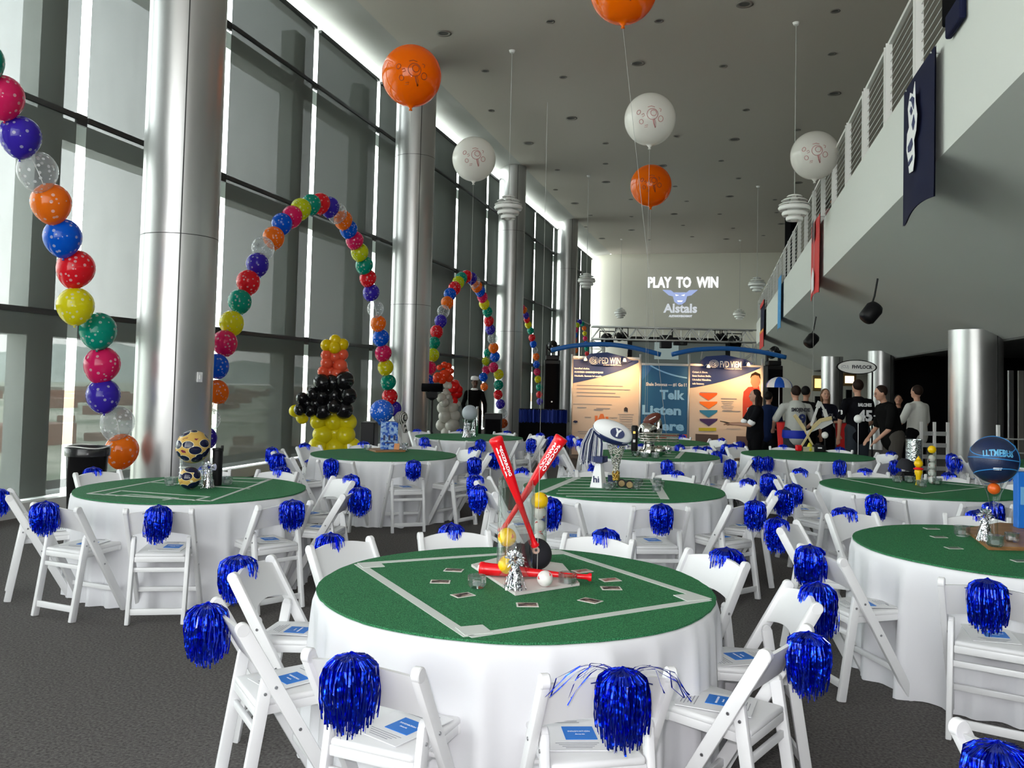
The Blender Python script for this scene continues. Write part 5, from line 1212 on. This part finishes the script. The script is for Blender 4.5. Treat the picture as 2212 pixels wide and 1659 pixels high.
# --- basketball table
q=at_t(2150,1165); D=(q-EYE).dot(FW)
bdp=[]
for x,y in ((2085,1148),(2135,1188),(2300,1192),(2330,1150),(2160,1135)): z_=atz(x,y,TOP); bdp.append((z_.x-q.x,z_.y-q.y))
r=empty('wooden_base',(q.x,q.y,TOP),0,'large wooden board under the basketball centrepiece','board'); m=MB().prism(bdp,.022); m.build('board',wood,r)
q=atz(2152,1172,TOP+.023); D=(q-EYE).dot(FW); b_=atd(2147,993,D+.1); r=empty('glass_flute_vase',(b_.x,b_.y,TOP+.023),0,'slender glass flute vase holding up the basketball','vase'); Rb=50*(D+.1)/FP; h=b_.z-Rb*.92-(TOP+.023)
MB().lathe([(.05,0),(.045,.01),(.022,.03),(.022,h*.55),(.04,h*.8),(.085,h+.015)],32,cap=False).build('glass',glass,r,True)
r=empty('basketball',b_,math.atan2((EYE-b_).y,(EYE-b_).x)+PI/2,'navy basketball with light blue lines and lettering on the tall glass vase','basketball'); bk=mat('basketball_navy',(.008,.018,.065),.4); bump(bk,160,.3,.003); MB().ball((0,0,0),Rb,40,28).build('ball',bk,r,True)
lb=mat('line_light_blue',(.03,.22,.55),.4); m=MB()
def gc(n_,off=0,k=60):
    n_=V(n_).normalized(); x=n_.orthogonal().normalized(); y=n_.cross(x); rr=math.sqrt(1-off*off); return [(n_*off+(x*math.cos(2*PI*i/k)+y*math.sin(2*PI*i/k))*rr)*Rb*1.0 for i in range(k)]
m.tube(gc((.05,.12,1)),.0035,5,closed=True); m.tube(gc((-.1,-.35,1),.52),.0035,5,closed=True); m.tube(gc((.12,-.25,-1),.55),.0035,5,closed=True); m.tube(gc((.3,1,0)),.0035,5,closed=True); m.build('lines',lb,r)
# lettering wrapped on the ball
def wraptext(parent,s,size,c_dir,R_,mt,width,lift=1.004,bold=.002):
    d=V(c_dir).normalized(); x=V((0,0,1)).cross(d).normalized(); y=d.cross(x)
    o=text('lettering',s,size,mt,parent,M.Identity(4),.0008,width,bold)
    for v in o.data.vertices:
        a=v.co.x/R_; b=v.co.y/R_; q=(d+x*math.tan(a)*1+y*math.tan(b)); v.co=q.normalized()*(R_*lift+v.co.z)
    return o
wraptext(r,'LLTMEBUS',.062,(.17,-.90,.33),Rb,mat('letter_light_blue',(.12,.42,.68),.4),.175); wraptext(r,'SIZE 7',.016,(.14,-.95,-.33),Rb,ink_white,.05)
ocb=atd(2143,1050,D+.05); r=empty('orange_ball',(b_.x,b_.y,b_.z-Rb-.035),0,'small orange ball in the mouth of the glass flute','ball'); MB().ball((0,0,0),.036,20,14).build('ball',mat('orange_ball',(.85,.13,.01),.3),r,True)
foil_weight(2128,1168,'before the basketball vase',.20,1.2,atz(2128,1168,TOP+.023))
votive(2078,1158,'left of the basketball board',None,1.2); votive(2150,1180,'on the wooden board before the basketball vase',None,1.2).location=atz(2150,1180,TOP+.023); votive(2186,1170,'right on the wooden basketball board').location=atz(2186,1170,TOP+.023)
q=atz(2214,1140,TOP+.023); r=empty('blue_box',q,rad(5),'bright blue printed box at the right edge behind the board','box'); MB().box((.02,0,.19),(.16,.08,.38),bev=.004).build('box',mat('box_blue',(.01,.16,.62),.3),r); MB().box((-.01,-.045,.22),(.07,.006,.12)).build('picture',mat('box_picture',(.15,.4,.7),.4),r)
for i,(px,py) in enumerate(((2028,1160),(2012,1142),(2060,1184),(2205,1212))):
    q=at_t(px,py); r=empty('trading_card',(q.x,q.y,TOP),rad(15),'small flat card on the basketball table, '+('leftmost','back left, small','front, below the votive','cut by the right edge')[i],'card','trading cards on the basketball table'); MB().box((0,0,.001),(.09,.062,.002)).build('card',cardm,r); MB().box((0,0,.0024),(.076,.05,.001)).build('picture',mat('card_green%d'%i,(.10,.14,.10),.5),r)
# --- hockey table
q=at_t(1738,975); D=(q-EYE).dot(FW)
cream=mat('stick_wood',(.62,.50,.26),.5); stw=mat('stick_white',(.62,.62,.60),.4)
def stick(pts,mt,label,w_=.03,dd=0):
    P=[atd(x,y,D+dd) for x,y in pts]; r=empty('hockey_stick',P[0],0,label,'hockey stick','hockey sticks'); m=MB()
    for i,(a,b) in enumerate(zip(P[:-1],P[1:])): m.bar(a-P[0],b-P[0]+(b-a).normalized()*.005,w_*(1.9 if i else 1),.014,RT.cross((b-a)).cross(b-a) if False else RT)
    m.build('shaft_and_blade',mt,r)
stick([(1718,985),(1755,925),(1772,908),(1796,903)],cream,'cream hockey stick leaning to the upper right',.028)
stick([(1757,965),(1737,926),(1722,904),(1716,897)],cream,'tan hockey stick leaning to the upper left',.028,.05)
stick([(1752,920),(1766,880),(1771,868)],stw,'white goalie stick standing upright',.035,.08); stick([(1771,868),(1780,885),(1785,900)],stw,'white stick end slanting down right',.03,.08); stick([(1742,935),(1770,922),(1796,908)],stw,'broad white stick paddle crossing the centre',.045,.03)
r=empty('yellow_shoe',(*atd(1749,968,D).xy,TOP),YAW,'small yellow toy among the hockey sticks','toy'); MB().lathe([(.04,0),(.05,.03),(.035,.09),(.015,.13)],16).build('body',mat('toy_yellow',(.62,.55,.03),.4),r,True)
r=empty('puck_stack',(*atd(1768,972,D).xy,TOP),YAW,'black pucks and box under the hockey sticks','pucks'); MB().box((0,0,.05),(.16,.12,.10),bev=.01).build('box',black,r); MB().lathe([(.04,.10),(.04,.125),(.0001,.125)],20).build('puck',black,r); MB().box((-.0,-.062,.06),(.06,.004,.02)).build('white_mark',ink_white,r)
r=empty('wood_plaque',(*atd(1745,982,D).xy,TOP),YAW,'small pale plaque at the foot of the hockey sticks','plaque'); MB().box((0,-.03,.035),(.16,.03,.07),bev=.003).build('plaque',mat('plaque_pale',(.45,.42,.28),.5),r)
r=empty('red_toy',(*atd(1725,972,D).xy,TOP),YAW,'small red toy left of the plaque on the hockey table','toy'); MB().box((0,0,.05),(.09,.08,.09),bev=.02).build('body',red_m,r)
ballthing('white_ball',V((*atd(1782,940,D).xy,atd(1782,940,D).z)),.05,white_leather,'white ball on the stick centrepiece','ball')
r=empty('ball_stand',(*atd(1782,960,D).xy,TOP),0,'dark stand holding the white ball','stand'); MB().lathe([(.05,0),(.012,.02),(.012,atd(1782,940,D).z-.05-TOP),(.0001,atd(1782,940,D).z-.05-TOP)],16).build('post',black,r)
# --- helmet table
q=at_t(1403,985); D=(q-EYE).dot(FW)
r=empty('silver_helmet_sculpture',q,YAW,'shiny silver helmet figure with a football on top','helmet trophy')
def hz(px,py): z_=RZ(-YAW)@(atd(px,py,D)-q); return z_
m=MB(); c=hz(1400,932); k=D/FP; c.y=0; m.ball(c,(22*k,20*k,21*k),24,16,RY(.2)); m.build('dome',chrome,r,True)
m=MB()
for i in range(4): m.tube([c+V((-22*k*math.cos(a)*.95,-20*k*(1.1)+.02*abs(math.sin(a*1)),-4*k-i*5*k+0)) + V((22*k*(a/PI*1.9),-.03*math.sin(a),0)) for a in [PI*j/8 for j in range(9)]],.012,6)
m.build('face_guard',chrome,r,True)
m=MB(); c2=hz(1402,965); c2.y=0; m.lathe([(16*k,0),(20*k,8*k),(13*k,18*k),(11*k,28*k),(15*k,36*k)],20,(c2.x,0,0.0)); m.ball((c2.x+22*k,-.02,12*k),(15*k,.08,12*k),16,10); m.ball((c2.x-14*k,-.02,8*k),(12*k,.06,8*k),14,8); m.build('body',chrome,r,True)
m=MB(); c3=hz(1424,925); c3.y=.02; m.ball(c3,(8*k,.05,22*k),14,10); m.build('side_plate',chrome,r,True)
fb_=hz(1409,905); fb_.y=0; m=MB(); m.lathe([(max(11*k*math.cos(a),.0001),21*k*math.sin(a)) for a in [-PI/2+PI*i/16 for i in range(17)]],20,(0,0,0),RY(rad(62)),cap=False); 
r2=empty('football',q+RZ(YAW)@V((fb_.x,0,fb_.z)),YAW,'brown football resting on the silver helmet','football'); bf=mat('football_brown',(.13,.03,.018),.45); m.build('ball',bf,r2,True); MB().tube([RY(rad(62))@V((-11.2*k*0.2,-10.8*k,z_*k)) for z_ in(-8,-3,3,8)],.006,5).build('laces',ink_white,r2)
q2=atz(1370,985,TOP); r=empty('canister',(q2.x,q2.y,TOP),0,'black canister left of the silver helmet','canister'); MB().lathe([(.03,0),(.03,.02),(.045,.08),(.045,.38),(.035,.40),(.0001,.40)],24).build('body',black,r,True); MB().box((0,-.045,.2),(.03,.006,.035)).build('white_mark',ink_white,r); MB().box((0,-.045,.31),(.03,.006,.03)).build('gold_mark',gold,r)
for i,(px,py) in enumerate(((1370,985),(1388,988),(1412,989))): votive(px+4,py+1,'under the silver helmet, '+('left','middle','right')[i],None,1.3)

# ================================================================ people
def person(px,py_top,D,height,face,label,shirt,pants,hair,skin_=skin,long_hair=False,sleeve='short',arms=None,lean=0,build=1.0,collar=None,female=False,X=None):
    """face: heading the person faces (world degrees); body is one remeshed surface"""
    a=atd(px,py_top,D); r=empty('person',(a.x,a.y,0),rad(face)-PI/2,label,'person')
    s=height/1.78; b=build
    L=lambda v: V((v[0]*s,v[1]*s,v[2]*s))
    def up(v):       # lean the upper body forward around the hips
        v=V(v); 
        if lean and v.z>.95: q=RX(-rad(lean))@(v-V((0,0,.95))); v=q+V((0,0,.95))
        return L(v)
    sh=.185*b if not female else .165*b
    arms=arms or [((-.27,.0,1.13),(-.25,.10,.88)),((.27,.0,1.13),(.25,.10,.88))]
    J={'hip':L((0,0,.95)),'ch':up((0,0,1.28)),'nk':up((0,-.01,1.47)),'hd':up((0,.025,1.655))}
    # body
    m=MB(); m.caps(L((0,0,.98)),up((0,0,1.1)),.135*s*b,.125*s*b); m.caps(up((0,0,1.1)),up((0,0,1.34)),.125*s*b,.14*s*b); m.caps(up((-.12*b,0,1.41)),up((.12*b,0,1.41)),.062*s,.062*s)
    m.caps(up((0,-.01,1.42)),up((0,.005,1.56)),.055*s,.050*s)
    m.ball(up((0,.015,1.665)),(.075*s,.092*s,.108*s),20,14); m.caps(up((0,.075,1.60)),up((0,.085,1.585)),.030*s,.022*s); m.ball(up((0,.035,1.60)),(.060*s,.07*s,.055*s),14,10)
    m.caps(up((0,.100,1.672)),up((0,.118,1.640)),.010*s,.014*s,8)
    for q in(-1,1): m.ball(up((.076*q,.01,1.655)),(.012*s,.02*s,.03*s),10,8)
    for q,(el,wr) in zip((-1,1),arms):
        S_=up((sh*q,0,1.405)); E_=up(el); W__=up(wr); m.caps(S_,E_,.050*s*b,.038*s); m.caps(E_,W__,.038*s,.027*s)
        d=(W__-E_).normalized(); sd=d.cross(V((0,0,1))); sd=sd.normalized() if sd.length>.1 else V((1,0,0))
        m.caps(W__,W__+d*.07*s,.026*s,.030*s)
        for f in range(4):
            o=sd*(-.027+.018*f)*s; ln=(.075,.085,.08,.062)[f]; m.caps(W__+d*.075*s+o,W__+d*(.075+ln*.55)*s+o,.0105*s,.010*s,8); m.caps(W__+d*(.075+ln*.55)*s+o,W__+d*(.07+ln)*s+o-V((0,0,.02*s)),.010*s,.009*s,8)
        m.caps(W__+d*.02*s-sd*.02*s*q,W__+d*.07*s-sd*.055*s*q,.013*s,.011*s,8)
    for q in(-1,1):
        m.caps(L((.09*q,0,.93)),L((.11*q,.02,.50)),.088*s*b,.058*s); m.caps(L((.11*q,.02,.50)),L((.12*q,-.02,.09)),.056*s,.036*s); m.caps(L((.12*q,-.04,.04)),L((.13*q,.14,.035)),.038*s,.034*s)
    o=m.build('body',skin_,r,True); md=o.modifiers.new('r','REMESH'); md.mode='VOXEL'; md.voxel_size=.011; md.use_smooth_shade=True; sm_=o.modifiers.new('s','SMOOTH'); sm_.iterations=2; sm_.factor=.5
    # shirt
    m=MB(); e_=.020
    m.caps(L((0,0,.90)),up((0,0,1.10)),(.158*b+.004)*s,(.145*b+.004)*s,16); m.caps(up((0,0,1.1)),up((0,-.005,1.35)),(.145*b)*s,(.150*b)*s,16); m.caps(up((-.13*b,-.005,1.405)),up((.13*b,-.005,1.405)),.078*s,.078*s,14)
    for q,(el,wr) in zip((-1,1),arms):
        S_=up((sh*q,0,1.405)); E_=up(el); W__=up(wr)
        if sleeve=='long': m.caps(S_,E_,.064*s,.054*s); m.caps(E_,E_.lerp(W__,.93),.056*s,.042*s)
        else: m.caps(S_,S_.lerp(E_,.85),.068*s,.064*s)
    o=m.build('shirt',shirt,r,True); md=o.modifiers.new('r','REMESH'); md.mode='VOXEL'; md.voxel_size=.014; md.use_smooth_shade=True; sm_=o.modifiers.new('s','SMOOTH'); sm_.iterations=3; sm_.factor=.5
    m=MB()
    m.caps(L((-.06,0,.95)),L((.06,0,.95)),.135*s*b,.135*s*b)
    for q in(-1,1): m.caps(L((.09*q,0,.93)),L((.11*q,.02,.50)),.108*s*b,.080*s); m.caps(L((.11*q,.02,.50)),L((.12*q,-.02,.08)),.080*s,.066*s)
    o=m.build('trousers',pants,r,True); md=o.modifiers.new('r','REMESH'); md.mode='VOXEL'; md.voxel_size=.016; md.use_smooth_shade=True
    m=MB()
    for q in(-1,1): m.caps(L((.12*q,-.045,.045)),L((.13*q,.15,.038)),.048*s,.042*s)
    m.build('shoes',black,r,True)
    # hair
    m=MB(); m.ball(up((0,-.012,1.69)),(.086*s,.094*s,.098*s),18,12)
    if long_hair:
        m.ball(up((0,-.045,1.62)),(.085*s,.062*s,.13*s),16,12); 
        for q in(-1,1): m.caps(up((.066*q,-.01,1.66)),up((.070*q,.005,1.47)),.034*s,.022*s)
        m.caps(up((0,-.065,1.6)),up((0,-.075,1.43)),.075*s,.05*s)
    # keep the face clear
    o=m.build('hair',hair,r,True); md=o.modifiers.new('r','REMESH'); md.mode='VOXEL'; md.voxel_size=.010; md.use_smooth_shade=True
    if not hasattr(person,'eye'): person.eye=mat('eye_dark',(.02,.012,.01),.3); person.lip=mat('lips',(.35,.08,.07),.5)
    m=MB()
    for q in(-1,1): m.ball(up((.030*q,.099,1.672)),(.012*s,.006*s,.006*s),8,6); 
    m.build('eyes',person.eye,r,True); m=MB()
    for q in(-1,1): m.caps(up((.018*q,.101,1.692)),up((.045*q,.092,1.692)),.004*s,.003*s,6)
    m.build('eyebrows',hair,r,True)
    MB().ball(up((0,.104,1.612)),(.022*s,.008*s,.006*s),10,6).build('lips',person.lip,r,True)
    return r,s,up
jersey_k=mat('jersey_black',(.005,.005,.007),.85,spec=.08); jersey_w=mat('jersey_white',(.45,.46,.43),.8); shirt_w=mat('shirt_white',(.60,.60,.56),.8); shirt_k=mat('shirt_black',(.005,.005,.005),.9,spec=.08)
hood=mat('hoodie_dark',(.010,.010,.018),.9,spec=.08); jeans=mat('jeans',(.02,.028,.04),.85); trk=mat('trousers_black',(.005,.005,.006),.9,spec=.08); khaki=mat('trousers_grey',(.055,.048,.04),.85); shirt_b=mat('shirt_blue',(.006,.014,.05),.85,spec=.1); blue_sash=mat('blue_waist',(.0,.02,.42),.6)
def on_back(r,up,s,txt,z,size,mt,w_,yy=-.168,x=0): 
    p_=up((x,yy,z)); return text('lettering',txt,size,mt,r,frame(p_,(1,0,0) if yy<0 and False else (1,0,0),(0,0,1)) if False else frame(p_,(1,0,0),(0,0,1)),.003,w_,.003)
# heading 103 deg = away from the camera, -77 = toward it, 193 = to the left of the photo
r,s,up=person(1632,838,15.2,1.66,195,'woman in a black jersey with white trim reading a tablet, in profile',jersey_k,trk,hair_b,long_hair=True,arms=[((-.22,.16,1.12),(-.16,.42,1.13)),((.22,.16,1.12),(.14,.42,1.12))],female=True,build=1.02)
MB().box(up((0,.52,1.145)),(.26,.20,.014),RX(rad(12)),.003).build('tablet',black,r)
m=MB()
for q in(-1,1): m.caps(up((.205*q,.128,1.172)),up((.208*q,.138,1.166)),.070*s,.070*s)
m.build('white_sleeve_trim',ink_white,r,True)
on=up((-.0,0,1.42)); text('lettering','22',.12,ink_white,r,frame(up((.245,.02,1.38)),(0,1,0),(0,0,1)),.004,.13,.004)
r,s,up=person(1719,836,15.0,1.74,108,'man in a white jersey with black lettering and blue waistband',jersey_w,jeans,hair_b,build=1.22,arms=[((-.36,.05,1.15),(-.30,.25,1.02)),((.36,.05,1.15),(.30,.25,1.02))])
text('lettering','SMOJENDIE',.085,ink,r,frame(up((0,-.222,1.36)),(1,0,0),(0,0,1)),.003,.33,.003); text('lettering','9',.24,ink_navy,r,frame(up((.03,-.222,1.19)),(1,0,0),(0,0,1)),.003,.13,.008)
m=MB(); m.lathe([(.225*s,.86*s),(.235*s,.90*s),(.225*s,1.0*s)],28,sy=.85,cap=False); m.build('blue_waistband',blue_sash,r,True)
MB().lathe([(.07*s,1.45*s),(.085*s,1.47*s),(.07*s,1.5*s)],24,cap=False).build('black_collar',ink,r,True)
person(1741,838,16.4,1.74,60,'black-haired person in a dark top behind the man in the white jersey',shirt_k,trk,hair_k,skin_d,build=1.05)
r,s,up=person(1783,838,16.6,1.70,-82,'woman with long light brown hair, dark hoodie and folded arms, facing the camera',hood,trk,hair_l,long_hair=True,sleeve='long',arms=[((-.26,.10,1.14),(.10,.22,1.17)),((.26,.10,1.12),(-.10,.24,1.13))],female=True)
text('lettering','BRONCOS' if False else 'SFRCS',.07,mat('letter_grey',(.25,.25,.3),.6),r,frame(up((0,.168,1.26)),(-1,0,0),(0,0,1)),.003,.2,.002)
r,s,up=person(1853,824,14.9,1.87,110,'tall man in a black jersey with the number 45, back to the camera',jersey_k,jeans,hair_b,build=1.12,arms=[((-.30,.0,1.13),(-.29,.06,.88)),((.30,.05,1.13),(.22,.20,.95))])
text('lettering','BALCINES',.075,ink_white,r,frame(up((.02,-.190,1.37)),(1,0,0),(0,0,1)),.003,.24,.003); text('lettering','45',.25,ink_white,r,frame(up((.03,-.190,1.19)),(1,0,0),(0,0,1)),.003,.26,.010)
text('lettering','13',.10,ink_white,r,frame(up((-.315,-.03,1.24)),(.25,-1,0),(0,0,1)),.003,.10,.004)
r,s,up=person(1930,838,13.9,1.80,196,'man in a black shirt and glasses leaning forward, arm reaching down',shirt_k,khaki,hair_b,build=1.15,lean=16,arms=[((-.26,.16,1.12),(-.20,.34,.92)),((.26,.10,1.12),(.20,.30,.92))])
m=MB(); 
for q in(-1,1): m.tube([up((.030*q+.020*math.cos(a),.112,1.672+.015*math.sin(a))) for a in [2*PI*i/12 for i in range(12)]],.0025,5,closed=True)
m.build('glasses',black,r)
text('lettering','ATC',.03,ink_white,r,frame(up((.07,.172,1.33)),(-1,0,0),(0,0,1)),.002,.06)
person(1981,832,15.2,1.80,130,'man in an untucked white short-sleeved shirt, back to the camera',shirt_w,trk,hair_b,skin_,build=1.1,arms=[((-.27,.10,1.13),(-.14,.30,1.12)),((.27,.02,1.13),(.26,.12,.90))]) if False else person(1981,832,15.2,1.80,130,'man in an untucked white short-sleeved shirt, back to the camera',shirt_w,trk,hair_b,skin,build=1.1,arms=[((-.27,.10,1.13),(-.14,.30,1.12)),((.27,.02,1.13),(.26,.12,.90))])
person(1941,866,17.5,1.62,-100,'shadowed person in dark clothes between the two rightmost men',shirt_k,trk,hair_k,skin_d)
person(1660,862,16.6,1.62,60,'person in a dark blue shirt standing behind the woman with the tablet',shirt_b,trk,hair_k,skin_d,build=1.15)
r,s,up=person(1026,802,21.0,1.78,-60,'dark mannequin-like figure in a black coat and white cap by the windows',shirt_k,trk,hair_k,mat('mannequin',(.10,.05,.03),.6),sleeve='long')
MB().lathe([(.098,.0),(.10,.03),(.085,.08),(.0001,.10)],20,up((0,0,1.72)),RX(rad(-8))).build('white_cap',ink_white,r,True); MB().lathe([(.07,0),(.095,.03),(.06,.06)],20,up((0,0,1.46)),cap=False).build('white_collar',ink_white,r,True)
r,s,up=person(1801,398,16.5,1.72,-90,'person in a pale pink top on the upper balcony behind the railing',pk,trk,hair_b,skin_d)
r.location=(BX+.85,atx(1801,420,BX+.85).y,4.96)
p_=atd(1854,905,13.3); r=empty('white_globe_balloon',p_,0,'small white globe before the black number 45 jersey','ball'); MB().ball((0,0,0),.065,20,14).build('ball',lamp_white,r,True); MB().tube([(0,0,-.06),(0,0,-p_.z)],.006,6).build('stand',alu,r)
